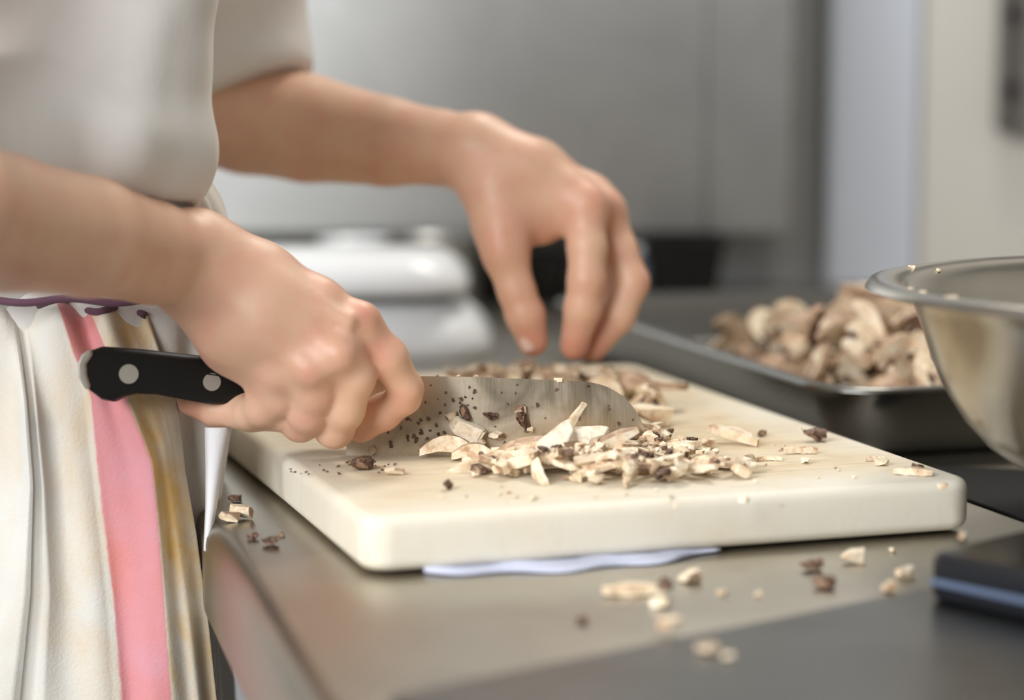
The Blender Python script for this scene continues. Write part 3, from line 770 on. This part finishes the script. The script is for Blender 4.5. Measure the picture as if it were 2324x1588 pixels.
# trousers and shoes below
def trousers():
    s = SDF((-.60, .95, .06), (-.10, 1.42, 1.05), .010); A = s.new()
    for sgn in (-1, 1):
        s.cone(A, (TX - .03, TY + .11 + .05 * sgn, .96), (TX - .035, TY + .09 + .08 * sgn, .12), .072, .062, .03)
    return s.mesh(A)
VT, QT = trousers(); VT = relax(VT, QT, 2)
child(link('trousers', np_mesh('trousers', VT, QT), [MAT['trousers']]), person)
for sgn in (-1, 1):
    s = SDF((TX - .13, TY + .09 + .085 * sgn - .07, -.01), (TX + .19, TY + .09 + .085 * sgn + .07, .12), .008); A = s.new()
    s.cone(A, (TX - .06, TY + .09 + .083 * sgn, .045), (TX + .12, TY + .09 + .085 * sgn, .040), .045, .040, .02)
    s.cone(A, (TX - .05, TY + .09 + .083 * sgn, .06), (TX - .05, TY + .09 + .083 * sgn, .09), .045, .044, .02)
    vv, qq = s.mesh(A); vv[:, 2] = np.maximum(vv[:, 2], .001); child(link('shoe', np_mesh('shoe', relax(vv, qq, 1), qq), [MAT['black']]), person)

# ---- striped kitchen towel tucked in at the hip
def towel():
    cols = [  # (u, table of y -> x)
        (0.0, [(690, -190), (1600, -120)]),
        (0.22, [(690, 5), (900, 30), (1100, 40), (1350, 10), (1600, -30)]),
        (0.36, [(690, 62), (800, 80), (1100, 112), (1350, 130), (1600, 120)]),
        (0.50, [(690, 128), (800, 165), (900, 205), (1100, 226), (1350, 256), (1600, 277)]),
        (0.70, [(690, 205), (770, 236), (850, 268), (940, 302), (1050, 346), (1200, 360), (1400, 376), (1600, 390)]),
        (0.86, [(690, 262), (800, 300), (900, 345), (1000, 375), (1200, 404), (1400, 430), (1600, 452)]),
        (1.0, [(690, 330), (800, 368), (860, 392), (940, 408), (1063, 420), (1211, 446), (1418, 474), (1600, 492)])]
    us = [c[0] for c in cols]
    nu = 90; ys = [690 + 16 * j for j in range(58)] + [1620 + 90 * k for k in range(1, 13)]
    vs = []; fs = []; uv = []
    for j, y in enumerate(ys):
        xs = [interp(c[1], min(y, 1600)) for c in cols]
        tt = min(1, (y - 690) / 250)
        for i in range(nu + 1):
            u = i / nu; x = float(np.interp(u, us, xs))
            f = (.007 * math.sin(u * 15 + .4) + .0035 * math.sin(u * 31 + y * .002) + .002 * math.sin(u * 47 - y * .003)) * tt
            sag = .006 * math.sin(u * 21 + 1) * (1 - tt)
            D = 1.128 - .016 * math.sin(math.pi * min(1, u * .9 + .1)) * tt ** .5 + f * (.8 if u < .5 else .45) + sag + .004 * max(0, u - .9) / .1
            if .28 < u < .33: D += .006 * tt
            if .10 < u < .14: D += .005 * tt
            top = 10 * math.sin(u * 17 + 2) * (1 - tt)
            vs.append(P(x, y + top + (u > .6) * (u - .6) * 60 * (1 - tt), D)); uv.append((u, y / 1000))
    for j in range(len(ys) - 1):
        for i in range(nu): fs.append((j * (nu + 1) + i, j * (nu + 1) + i + 1, (j + 1) * (nu + 1) + i + 1, (j + 1) * (nu + 1) + i))
    me = mesh('towel', vs, fs)
    l = me.uv_layers.new(name='UVMap'); li = np.empty(len(me.loops), np.int32); me.loops.foreach_get('vertex_index', li)
    l.data.foreach_set('uv', np.array(uv, np.float32)[li].ravel())
    return me, vs, nu
tme, tvs, nu = towel()
tw = empty('kitchen_towel', P(200, 700, 1.13), label="white kitchen towel with a pink stripe and food stains hanging at the cook's hip", cat='towel')
t_ = child(link('towel_cloth', tme, [MAT['towel']]), tw); m_ = t_.modifiers.new('s', 'SOLIDIFY'); m_.thickness = .0016; m_.offset = 1
hem = child(link('hem', tube('hem', [Vector(v) - FWD * .0004 for v in tvs[:nu + 1]], .0019, 8), [MAT['hem']]), tw); hem['label'] = 'dark purple stitched hem'
# apron string round the waist
st = child(link('apron_string', tube('apron_string', [P(x, 682 + 5 * math.sin(x * .03), 1.108) for x in range(-200, 400, 20)] , .002, 8), [MAT['hem']]), person)
st['label'] = 'dark purple waist string'

# ------------------------------------------------------------------ mushrooms
rng = random.Random(11)
MM = [MAT['flesh'], MAT['mskin'], MAT['gill']]
def rv(a, b): return rng.uniform(a, b)
def finish(me, wd=.0004, jit=.0004):
    bm = bmesh.new(); bm.from_mesh(me)
    bmesh.ops.remove_doubles(bm, verts=bm.verts, dist=1e-5)
    for v in bm.verts: v.co += Vector((rv(-jit, jit), rv(-jit, jit), rv(-jit, jit)))
    bmesh.ops.recalc_face_normals(bm, faces=bm.faces)
    bm.to_mesh(me); bm.free()
    for m in MM: me.materials.append(m)
    autosmooth(me, 38); me['dim'] = 1; return me
def m_slice(wd=.030, th=.003, stem=True, bend=.12):
    """thin slice through a whole mushroom: curved cap with dark skin outside, gills beneath, short stem"""
    n = 14; R0 = wd / 2; bow = rv(.75, .95); quads = []
    O = []; I = []; Gl = []
    for i in range(n + 1):
        a = math.pi * (i / n); sgn = 1
        O.append((R0 * math.cos(a), R0 * bow * math.sin(a) ** .8 if math.sin(a) > 1e-6 else 0))
        I.append((R0 * .80 * math.cos(a), R0 * .36 * math.sin(a) - .0010))
        Gl.append((R0 * .72 * math.cos(a), R0 * .22 * math.sin(a) - .0026))
    vs = []; fs = []; mi = []
    def add(x, y, z): vs.append((x, z + bend * (x * x) * 14 * (1 if bend else 0), y)); return len(vs) - 1
    L = {}
    for s in (0, 1):
        for nm, arr in (('O', O), ('I', I), ('G', Gl)):
            for i, (x, y) in enumerate(arr): L[nm, i, s] = add(x, y, (s - .5) * th)
    def q(a, b, c, d, m): fs.append((a, b, c, d)); mi.append(m)
    for i in range(n):
        for s in (0, 1):
            q(L['O', i, s], L['O', i + 1, s], L['I', i + 1, s], L['I', i, s], 0)
            mid = stem and n * .38 < i + .5 < n * .62
            q(L['I', i, s], L['I', i + 1, s], L['G', i + 1, s], L['G', i, s], 0 if mid else 2)
        q(L['O', i, 0], L['O', i + 1, 0], L['O', i + 1, 1], L['O', i, 1], 1)
        q(L['G', i, 0], L['G', i + 1, 0], L['G', i + 1, 1], L['G', i, 1], 2)
    for e in (0, n):
        q(L['O', e, 0], L['I', e, 0], L['I', e, 1], L['O', e, 1], 1); q(L['I', e, 0], L['G', e, 0], L['G', e, 1], L['I', e, 1], 2)
    if stem:
        sw = R0 * .30; sh = R0 * rv(.7, 1.1); y1 = R0 * .20
        b = [[add(x, y, (s - .5) * th * .95) for x, y in ((-sw, y1), (sw, y1), (sw * .8, -sh), (-sw * .85, -sh))] for s in (0, 1)]
        q(*b[0], 0); q(*b[1], 0)
        for k in range(4): q(b[0][k], b[0][(k + 1) % 4], b[1][(k + 1) % 4], b[1][k], 0)
    return finish(mesh('slice', vs, fs, mi=mi), jit=.00035)
def m_strip(L=.028, wd=.005, th=.0035, curve=.006, skin=True):
    n = 9; vs = []; fs = []; mi = []
    for i in range(n + 1):
        t = i / n; x = (t - .5) * L; y = curve * (1 - (2 * t - 1) ** 2); e = (math.sin(math.pi * min(.96, max(.05, t)))) ** .45
        w_ = wd * e; h = th * (.5 + .5 * e)
        k = [(x, y - w_ / 2, -h / 2), (x, y + w_ / 2, -h / 2 + h * .1), (x, y + w_ * .42, h * .45), (x, y - w_ * .45, h / 2)]
        vs += k
    for i in range(n):
        for j in range(4):
            a, b = i * 4 + j, i * 4 + (j + 1) % 4; fs.append((a, b, b + 4, a + 4)); mi.append(1 if (j == 1 and skin) else 0)
    fs.append((0, 1, 2, 3)); mi.append(0); fs.append((n * 4, n * 4 + 1, n * 4 + 2, n * 4 + 3)); mi.append(0)
    return finish(mesh('strip', vs, fs, mi=mi), jit=.0003)
def m_chunk(sx=.009, sy=.007, sz=.006, cuts=5, skin=.3):
    bm = bmesh.new(); bmesh.ops.create_cube(bm, size=1)
    for _ in range(cuts):
        nn = Vector((rv(-1, 1), rv(-1, 1), rv(-1, 1))).normalized()
        r = bmesh.ops.bisect_plane(bm, geom=bm.verts[:] + bm.edges[:] + bm.faces[:], plane_co=nn * rv(.36, .55), plane_no=nn, clear_outer=True)
        es = [e for e in r['geom_cut'] if isinstance(e, bmesh.types.BMEdge)]
        if es: bmesh.ops.contextual_create(bm, geom=es)
    bmesh.ops.bevel(bm, geom=bm.edges[:], offset=.085, segments=3, affect='EDGES', clamp_overlap=True)
    for v in bm.verts: v.co = Vector((v.co.x * sx * (1 + .35 * v.co.y), v.co.y * sy, v.co.z * sz * (1 + .3 * v.co.x)))
    bm.faces.ensure_lookup_table()
    sk = Vector((rv(-1, 1), rv(-1, 1), rv(-.2, 1))).normalized()
    bm.normal_update()
    for f in bm.faces:
        d = f.normal.dot(sk); f.material_index = 1 if (d > .8 and rng.random() < skin * 2.2) else (2 if (d < -.85 and rng.random() < skin) else 0)
    me = bpy.data.meshes.new('chunk'); bm.to_mesh(me); bm.free()
    return finish(me, jit=.00012)
def m_half(r=.015):
    """half a mushroom: domed cap cut flat, with stem stub"""
    n, k = 16, 6; vs = []; fs = []; mi = []
    for j in range(k + 1):
        a = math.pi / 2 * j / k
        for i in range(n + 1):
            b = math.pi * i / n; rr = r * math.cos(a)
            vs.append((rr * math.cos(b), rr * math.sin(b), r * .75 * math.sin(a)))
    for j in range(k):
        for i in range(n): fs.append((j * (n + 1) + i, j * (n + 1) + i + 1, (j + 1) * (n + 1) + i + 1, (j + 1) * (n + 1) + i)); mi.append(1)
    base = [j * (n + 1) for j in range(k + 1)] + [j * (n + 1) + n for j in range(k, -1, -1)]
    fs.append(tuple(base)); mi.append(0); fs.append(tuple(range(n + 1))); mi.append(2)
    s0 = len(vs); w_ = r * .33
    for z in (.002, -r * .6):
        for i in range(7):
            b = math.pi * i / 6; vs.append((w_ * math.cos(b), w_ * math.sin(b), z))
    for i in range(6): fs.append((s0 + i, s0 + i + 1, s0 + i + 8, s0 + i + 7)); mi.append(0)
    fs.append((s0, s0 + 6, s0 + 13, s0 + 7)); mi.append(0); fs.append(tuple(range(s0 + 7, s0 + 14))); mi.append(0)
    return finish(mesh('half', vs, fs, mi=mi), jit=.0003)
LIB = {
    'slice': [m_slice(rv(.024, .032), rv(.0024, .0038), True) for _ in range(4)] + [m_slice(rv(.02, .026), .003, False) for _ in range(2)],
    'strip': [m_strip(rv(.016, .030), rv(.004, .007), rv(.002, .0042), rv(.001, .006), q % 4 != 3) for q in range(9)],
    'chunk': [m_chunk(rv(.007, .012), rv(.005, .009), rv(.004, .007)) for _ in range(12)],
    'cut': [m_chunk(rv(.012, .017), rv(.007, .010), rv(.005, .008), 6, .45) for _ in range(6)],
    'crumb': [m_chunk(rv(.003, .005), rv(.0025, .004), rv(.002, .003), 4, .4) for _ in range(6)],
    'dark': [m_chunk(.006, .0045, .0028, 7, 0) for _ in range(3)],
    'half': [m_half(rv(.013, .018)) for _ in range(4)],
    'plain': [m_strip(rv(.016, .024), rv(.005, .007), .004, .002, False) for _ in range(4)],
}
for me in LIB['dark']:
    for v_ in me.vertices: v_.co += Vector((rv(-1, 1), rv(-1, 1), rv(-1, 1))) * .00045
    for p_ in me.polygons: p_.material_index = 2 if rng.random() < .8 else 1
NAMES = {'slice': 'mushroom_slice', 'strip': 'mushroom_strip', 'chunk': 'mushroom_piece', 'cut': 'mushroom_chunk', 'crumb': 'mushroom_crumb', 'dark': 'gill_piece', 'half': 'mushroom_half', 'plain': 'stem_slice'}
def piece(kind, loc, rot, sc=1.0, label=None, group=None, var=None, stretch=None):
    me = LIB[kind][rng.randrange(len(LIB[kind])) if var is None else var]
    o = bpy.data.objects.new(NAMES[kind], me); C.objects.link(o)
    o.location = loc; o.rotation_euler = rot; o.scale = (sc, sc, sc) if stretch is None else stretch
    return tag(o, label, 'mushroom', group)
LOOK = {'slice': 'thin mushroom slice with dark gills', 'strip': 'curved mushroom strip', 'chunk': 'small mushroom chunk', 'cut': 'thick mushroom chunk', 'crumb': 'tiny mushroom crumb',
        'dark': 'dark brown gill bit', 'half': 'half mushroom with brown cap', 'plain': 'white stem sliver'}
class Heap:
    def __init__(s, h=.0015): s.g = {}; s.h = h
    def drop(s, x, y, base, o, zmax=None):
        """rest o on whatever is already under its footprint"""
        o.location = (0, 0, 0)
        Mx = Matrix.LocRotScale(None, o.rotation_euler, o.scale)
        vs = [Mx @ v.co for v in o.data.vertices]
        cells = {}
        for v in vs:
            c = (round((x + v.x) / s.h), round((y + v.y) / s.h)); a = cells.get(c)
            cells[c] = (v.z, v.z) if a is None else (min(a[0], v.z), max(a[1], v.z))
        z = max(max(s.g.get(c, base) for c in cells) - .0 - sorted(-min(a[0] for a in cells.values()) * 0 + 0 for _ in (0,))[0], base)
        need = sorted(s.g.get(c, base) - lo for c, (lo, hi) in cells.items())
        zz = max(need[int(len(need) * .80)], base - min(v.z for v in vs))
        o.location = (x, y, zz + .0001)
        if zmax is not None and zz + max(v.z for v in vs) > zmax: return None
        lo_, hi_ = [min(c[i] for c in cells) for i in (0, 1)], [max(c[i] for c in cells) for i in (0, 1)]
        mx = {}
        for c, (lo, hi) in cells.items():
            for di in (-1, 0, 1):
                for dj in (-1, 0, 1):
                    k = (c[0] + di, c[1] + dj); mx[k] = max(mx.get(k, -9), zz + hi - (abs(di) + abs(dj)) * .0008)
        for k, v in mx.items(): s.g[k] = max(s.g.get(k, base), v)
        return o
HB = Heap()
def rot(tilt=.35): return (rv(-tilt, tilt), rv(-tilt, tilt), rv(0, 6.283))
def on_board(kind, x, y, rot_, label=None, group=None, sc=1.0, var=None, stretch=None):
    p = G(x, y, BZ); return HB.drop(p.x, p.y, BZ, piece(kind, (0, 0, 0), rot_, sc, label, group, var, stretch))

# heap before and beyond the blade tip
GA = 'chopped mushroom bits heaped in front of the knife blade'
LA = 'chopped mushroom bit in the heap in front of the knife blade'
def heap_front(n, kinds, sc=(.8, 1.1), squeeze=1.0, tilt=.5):
    k = 0; bladeY = P(900, 900, KD).y; tries = 0
    while k < n and tries < n * 6:
        tries += 1
        x = rng.triangular(1050, 1720, 1400); t = rng.random()
        top = np.interp(x, [1040, 1150, 1300, 1464, 1520, 1640, 1740], [1065, 1050, 1036, 1015, 1020, 1050, 1070])
        bot = np.interp(x, [1040, 1200, 1400, 1600, 1740], [1082, 1094, 1106, 1102, 1084])
        y = top + (bot - top) * (.5 + (t - .5) * squeeze); p = G(x, y, BZ)
        if x < 1470 and p.y > bladeY - .014: continue
        kd = rng.choice(kinds); o = piece(kd, (0, 0, 0), rot(tilt), rv(*sc), LOOK[kd] + ' ' + ('at the handle end' if x < 1270 else 'in the middle' if x < 1470 else 'at the far end') + ' of the heap before the blade', GA)
        if HB.drop(p.x, p.y, BZ, o, BZ + float(np.interp(x, [1040, 1120, 1250, 1400, 1560, 1740], [.005, .011, .017, .016, .012, .006]))) is None: bpy.data.objects.remove(o)
        else: k += 1
heap_front(60, ['chunk', 'chunk', 'crumb', 'strip', 'chunk', 'dark', 'plain'], (.8, 1.1))
heap_front(60, ['chunk', 'strip', 'strip', 'cut', 'plain'], (.85, 1.2), .7)
heap_front(45, ['strip', 'cut', 'chunk', 'plain'], (.85, 1.2), .5)
heap_front(40, ['crumb', 'chunk', 'crumb', 'dark', 'strip'], (.6, 1.0), .95)
heap_front(50, ['crumb', 'dark', 'chunk', 'strip', 'dark'], (.5, .9), .9)
# heap beyond the blade
GB_ = 'larger mushroom pieces heaped behind the knife blade'
LB_ = 'larger mushroom piece in the heap behind the knife blade'
def heap_back(n, kinds, sc, rngx=(990, 1520), tilt=.7, squeeze=1):
    k = 0
    for _ in range(n * 8):
        if k >= n: break
        x = rv(*rngx); c = np.interp(x, [990, 1150, 1350, 1520], [915, 912, 918, 935]); y = c + rv(-26, 26) * squeeze
        p = G(x, y, BZ)
        if p.y < P(900, 900, KD).y + .012 and x < 1480: continue
        kd = rng.choice(kinds); o = piece(kd, (0, 0, 0), rot(tilt), rv(*sc), LOOK[kd] + (' nearer the hand' if x < 1240 else ' nearer the tip') + ' in the heap behind the blade', GB_)
        if HB.drop(p.x, p.y, BZ, o, BZ + (.024 if x < 1400 else .018)) is None: bpy.data.objects.remove(o)
        else: k += 1
heap_back(34, ['half', 'cut', 'slice', 'cut'], (.7, 1.0), (1000, 1420))
heap_back(26, ['slice', 'cut', 'strip', 'half'], (.8, 1.1), (1040, 1480), .9, .6)
heap_back(16, ['slice', 'strip', 'cut'], (.9, 1.1), (1180, 1430), .9, .4)

# single pieces that stand out
BK = KD - .0035
def at(kind, x, y, D, r, label, sc=1.0, var=None, stretch=None): return piece(kind, P(x, y, D), r, sc, label, None, var, stretch)
LIB['arc'] = [m_strip(.031, .0095, .005, .0055, True), m_strip(.024, .0085, .005, .004, True)]; NAMES['arc'] = 'mushroom_slice'
at('arc', 1020, 1030, KD - .010, (math.pi / 2 - .15, .06, .0), 'pale arched mushroom slice standing against the blade, nearest the handle', 1.0, 0)
at('arc', 1078, 1040, KD - .015, (math.pi / 2 - .15, .12, .1), 'second arched mushroom slice, overlapping the larger one at the blade', 1.0, 1)
wc = m_chunk(.0175, .008, .0085, 5, 0); wc.materials[0] = MAT['white_flesh']; LIB['white'] = [wc]; NAMES['white'] = 'mushroom_chunk'
at('white', 1062, 978, KD - .0055, (.15, .5, .1), 'glossy white mushroom chunk stuck high on the blade', 1.0, 0)
at('chunk', 1090, 1000, KD - .0055, (.5, .9, .3), 'small white bit below the glossy chunk on the blade', .7, 2)
at('chunk', 1026, 943, KD - .0035, (.3, -.5, .2), 'small tan egg shaped bit stuck on the blade', .65, 3)
at('dark', 1054, 936, KD - .0030, (.3, 1.2, .2), 'brown skinned bit stuck on the blade above the white chunk', 1.3, 0)
at('dark', 1186, 948, KD - .0030, (.2, 1.3, .2), 'dark ribbed gill piece stuck in the middle of the blade', 1.8, 1)
at('crumb', 1203, 974, KD - .0030, (.2, .1, .2), 'tiny white crumb just below the dark gill piece on the blade', .9, 1)
at('dark', 1112, 943, KD - .0020, (.2, .2, .2), 'flat brown flake stuck on the blade', 1.1, 2)
at('crumb', 1130, 988, KD - .0025, (.2, .2, .9), 'brown and white crumb stuck low on the blade', 1.6, 3)
at('crumb', 846, 1022, KD - .0022, (.1, .9, .1), 'thin pale flake near the heel of the blade', 1.0, 0)
LIB['big'] = [m_chunk(.024, .015, .015, 7, .2), m_strip(.034, .0065, .007, .002, True), m_strip(.026, .0045, .003, .001, False), m_chunk(.019, .009, .007, 6, .5)]; NAMES['big'] = 'mushroom_chunk'
for q in (0,): LIB['big'][q].materials[0] = MAT['white_flesh']
at('big', 1262, 1020, 1.096, (.2, -.5, .25), 'largest white mushroom chunk, on top of the heap', 1.0, 0)
at('big', 1325, 1000, 1.106, (.1, .05, -.1), 'white chunk lying beside the largest one on the heap', .85, 0)
at('big', 1190, 1018, 1.104, (math.pi / 2 + .3, -.22, .05), 'long tan skinned strip leaning on the largest white chunk', .95, 1)
at('big', 1385, 1010, 1.100, (math.pi / 2 + .2, -.52, -.1), 'brown skinned strip slanting up to the right of the white chunks', .95, 1)
at('big', 1292, 968, 1.112, (.2, -1.0, .1), 'thin pale splinter pointing up from the top of the heap', 1.1, 2)
at('big', 1265, 984, 1.121, (.2, -.75, .1), 'short splinter leaning beside the upright one', .8, 2)
at('big', 1090, 1056, 1.098, (.1, -.32, .15), 'long curved strip lying in front of the arched slices', 1.1, 1)
for (x, y, kd, sc, va, r, lb) in [
    (1665, 1008, 'plain', 1.25, 0, (.1, .2, -.55), 'long white slice lying alone to the right of the heap'),
    (1605, 1018, 'cut', .62, 1, (.1, .1, .5), 'small white bit between the heap and the long white slice'),
    (1727, 990, 'dark', .85, 0, (0, 0, 1), 'dark crumb near the right rim of the board'),
    (1852, 1002, 'dark', 1.7, 2, (.2, .1, .2), 'curled brown flake at the right rim of the board'),
    (1818, 1030, 'plain', .85, 2, (.1, 0, .05), 'white oblong slice below the curled brown flake'),
    (1830, 1052, 'crumb', 1.1, 1, (0, 0, 2), 'tan crumb below the white oblong slice'),
    (1745, 1047, 'strip', .6, 1, (0, 0, .1), 'thin brown sliver right of the heap'),
    (1700, 1052, 'cut', .6, 2, (.2, 0, .8), 'pale curl at the right end of the heap'),
    (2003, 1056, 'crumb', 1.5, 2, (0, 0, 1), 'small tan bit at the right rim of the board'),
    (2072, 1079, 'plain', .9, 1, (0, 0, -.3), 'white slice with brown border close to the right corner of the board'),
    (1985, 1046, 'plain', .6, 3, (0, 0, .2), 'small pale slice at the right rim of the board'),
    (2085, 1068, 'dark', .9, 1, (0, .3, .4), 'orange brown bit behind the white slice near the corner'),
    (2140, 1110, 'crumb', 1.3, 4, (0, 0, 0), 'pale flat crumb nearest the right corner of the board'),
    (820, 1066, 'dark', 1.7, 0, (.2, 0, .6), "brown bit in the hand's shadow below the blade heel"),
    (898, 1078, 'cut', .55, 3, (0, .1, .2), 'pinkish white bit right of the shadowed brown one'),
    (1016, 1112, 'dark', .9, 2, (.8, 0, 1.4), 'blurred brown bit in front of the heap at its near end'),
    (1690, 1140, 'crumb', 1.0, 5, (0, 0, 1), 'white crumb near the front edge of the board'),
    (1210, 1135, 'crumb', .7, 3, (0, 0, 1), 'tiny tan crumb near the front edge of the board'),
    (1535, 1151, 'crumb', .6, 2, (0, 0, 1), 'tiny orange crumb at the front edge of the board'),
    (1480, 968, 'big', 1.3, 3, (.2, .1, .3), 'large out-of-focus chunk beyond the tip of the blade'),
    (1440, 925, 'half', 1.1, 1, (1.2, .2, .8), 'half mushroom beyond the tip of the blade')]:
    on_board(kd, x, y, r, lb, None, sc, va)
p = G(1480, 935, BZ); HB.drop(p.x + .005, p.y + .01, BZ, piece('slice', (0, 0, 0), (1.45, .1, .3), 1.15, 'broad pale slice leaning beyond the tip of the blade', None, 1))
# crumbs strewn over the board
for _ in range(60):
    x, y = rv(1000, 1950), rv(985, 1150)
    if 1040 < x < 1700 and 1000 < y < 1105: continue
    if y < 1000 + (x - 1850) * .34: continue
    on_board('crumb', x, y, rot(.2), 'tiny crumb strewn on the cutting board', 'tiny crumbs strewn on the board', rv(.25, .5))
for _ in range(28):
    on_board('dark', rv(640, 900), rv(1053, 1078), rot(.2), "tiny dark speck in the hand's shadow on the board", 'tiny dark specks on the board below the hand', rv(.12, .3))
# specks of mushroom stuck on the blade
for i in range(90):
    x = rng.choice([rv(880, 1080), rv(900, 1180), rv(1000, 1460)]); y = rv(872, 1034)
    if x > 1400 and y < 930: continue
    o = piece('dark', P(x, y, KD - .0017), (rv(-.1, .1) + math.pi / 2, rv(0, 6), 0), rv(.10, .34), 'tiny dark speck stuck to the knife blade', 'dark specks stuck to the knife blade')
    o['category'] = 'mushroom speck'
for x, y in ((992, 851), (1040, 853), (1080, 855), (1270, 862)):
    piece('crumb', P(x, y, KD - .0002), rot(.3), rv(.4, .9), 'tiny crumb sitting on the spine of the knife blade', 'crumbs on the spine of the knife blade')

# on the steel worktop and the added reflection layer
HC = Heap()
for (x, y, kd, sc, va, r, lb) in [
    (520, 1184, 'cut', .75, 2, (0, .1, .1), 'left one of two white bits lying together on the worktop beside the apron'),
    (547, 1178, 'cut', .75, 4, (0, .1, -.2), 'right one of two white bits lying together on the worktop beside the apron'),
    (532, 1139, 'dark', 1.0, 0, (0, 0, .1), 'brown bit above the two white bits on the worktop'),
    (576, 1224, 'dark', .8, 1, (0, 0, .6), 'left small dark bit on the worktop left of the board'),
    (614, 1238, 'dark', 1.1, 2, (0, 0, .3), 'dark and white bit on the worktop left of the board'),
    (641, 1217, 'dark', .5, 1, (0, 0, 1), 'tiniest dark bit beside the left side of the board'),
    (1437, 1352, 'plain', 1.15, 0, (0, 0, .12), 'long white slice lying on the worktop in front of the board'),
    (1512, 1352, 'dark', 1.2, 1, (0, 0, 1.2), 'dark bit touching the end of the long white slice'),
    (1500, 1378, 'crumb', 1.8, 2, (0, 0, 1), 'beige crumb below the end of the long white slice'),
    (1570, 1322, 'crumb', 1.9, 3, (0, 0, .4), 'single yellowish round crumb in front of the board'),
    (1845, 1296, 'dark', 1.4, 2, (0, 0, .3), 'brown bit on the worktop, upper of the two before the board'),
    (1868, 1336, 'dark', 1.5, 0, (0, 0, .3), 'brown bit on the worktop, lower of the two before the board'),
    (1935, 1278, 'cut', .72, 1, (.2, 0, .1), 'knobbly cream bit right of the brown ones on the worktop'),
    (2025, 1252, 'crumb', .9, 4, (0, 0, .8), 'small crumb just under the right end of the board'),
    (2055, 1312, 'chunk', .8, 5, (0, 0, .8), 'pinkish brown bit left of the black slab'),
    (2016, 1344, 'crumb', 1.8, 1, (0, 0, .3), 'cream crumb left of the black slab'),
    (1720, 1355, 'crumb', .9, 1, (0, 0, .3), 'faint small crumb between the slice and the brown bits'),
    (1640, 1350, 'crumb', .8, 5, (0, 0, .3), 'faint tan crumb right of the yellowish round one'),
    (1322, 1415, 'dark', .8, 2, (0, 0, .3), 'faint dark crumb left of the grey reflection layer')]:
    p = G(x, y, TOP); HC.drop(p.x, p.y, TOP, piece(kd, (0, 0, 0), r, sc, lb, None, va))
for (x, y, kd, sc, va, r, lb) in [
    (1520, 1432, 'chunk', 1.0, 3, (.3, 0, .8), 'blurred yellowish bit on the border of the grey reflection layer'),
    (1612, 1482, 'chunk', .7, 6, (0, 0, .3), 'very blurred pale bit on the grey reflection layer'),
    (1655, 1496, 'crumb', 1.0, 2, (0, 0, .3), 'fainter bit right of the pale one on the grey reflection layer')]:
    p = G(x, y, TOP + .0022); HC.drop(p.x, p.y, TOP + .0023, piece(kd, (0, 0, 0), r, sc, lb, None, va))
# on the black slab and the bowl
p = G(2172, 1222, BZ - .004); piece('crumb', (p.x + .002, p.y, TOP + .0022 + SLAB + .001), (0, 0, 1), .9, 'crumb on the black slab by the corner of the board')
for (x, y, dz, kd, sc, lb) in [(2068, 607, 0, 'crumb', 1.0, 'tan crumb on the inner lip of the bowl at its left end'), (2132, 604, 0, 'chunk', .35, 'brown edged bit on the far lip of the bowl'),
    (2203, 645, 0, 'crumb', .9, 'flat pale crumb on the near lip of the bowl, leftmost of three'), (2250, 652, 0, 'chunk', .5, 'cream bit on the near lip of the bowl between two others'),
    (2290, 663, 0, 'crumb', 1.3, 'yellow crumb on the near lip of the bowl nearest the edge of the picture')]:
    zr = bz0 + pr[-4][1] + .0016; p = G(x, y, zr); r0 = math.hypot(p.x - bx, p.y - byc)
    rr = min(max(r0, .151), .166); k = rr / r0; zz = float(np.interp(rr, [a for a, b in pr[10:15]], [b for a, b in pr[10:15]]))
    piece(kd, (bx + (p.x - bx) * k, byc + (p.y - byc) * k, bz0 + zz + .0014), rot(.2), sc, lb)

# ------------------------------------------------------------------ heap of slices in the pan
HP = Heap(.002); PB = TOP + .0016
GP = 'sliced mushrooms heaped in the steel pan'; LP = 'mushroom slice in the heap inside the steel pan'
def pan_pt(a, b): q_ = pc + pu * a + pv * b; return q_.x, q_.y
def in_pan(n, kinds, amin, amax, bmin, bmax, sc, tilt, zmax):
    for _ in range(n):
        a, b = rv(amin, amax), rv(bmin, bmax); x, y = pan_pt(a, b)
        kd = rng.choice(kinds); o = piece(kd, (0, 0, 0), (rv(-tilt, tilt), rv(-tilt, tilt), rv(0, 6.28)), rv(*sc), LOOK[kd] + ' in the steel pan', GP)
        for _k in range(8):
            if HP.drop(x, y, PB, o, TOP + zmax): break
            x, y = pan_pt(rv(amin, amax), rv(bmin, bmax))
        else: bpy.data.objects.remove(o)
in_pan(95, ['half', 'half', 'cut'], .040, .25, .036, .30, (1.1, 1.5), .5, .056)
in_pan(120, ['slice', 'half', 'slice', 'cut'], .040, .24, .036, .28, (1.0, 1.35), 1.0, .068)
in_pan(60, ['slice', 'slice', 'half'], .060, .20, .05, .25, (1.0, 1.3), 1.2, .082)
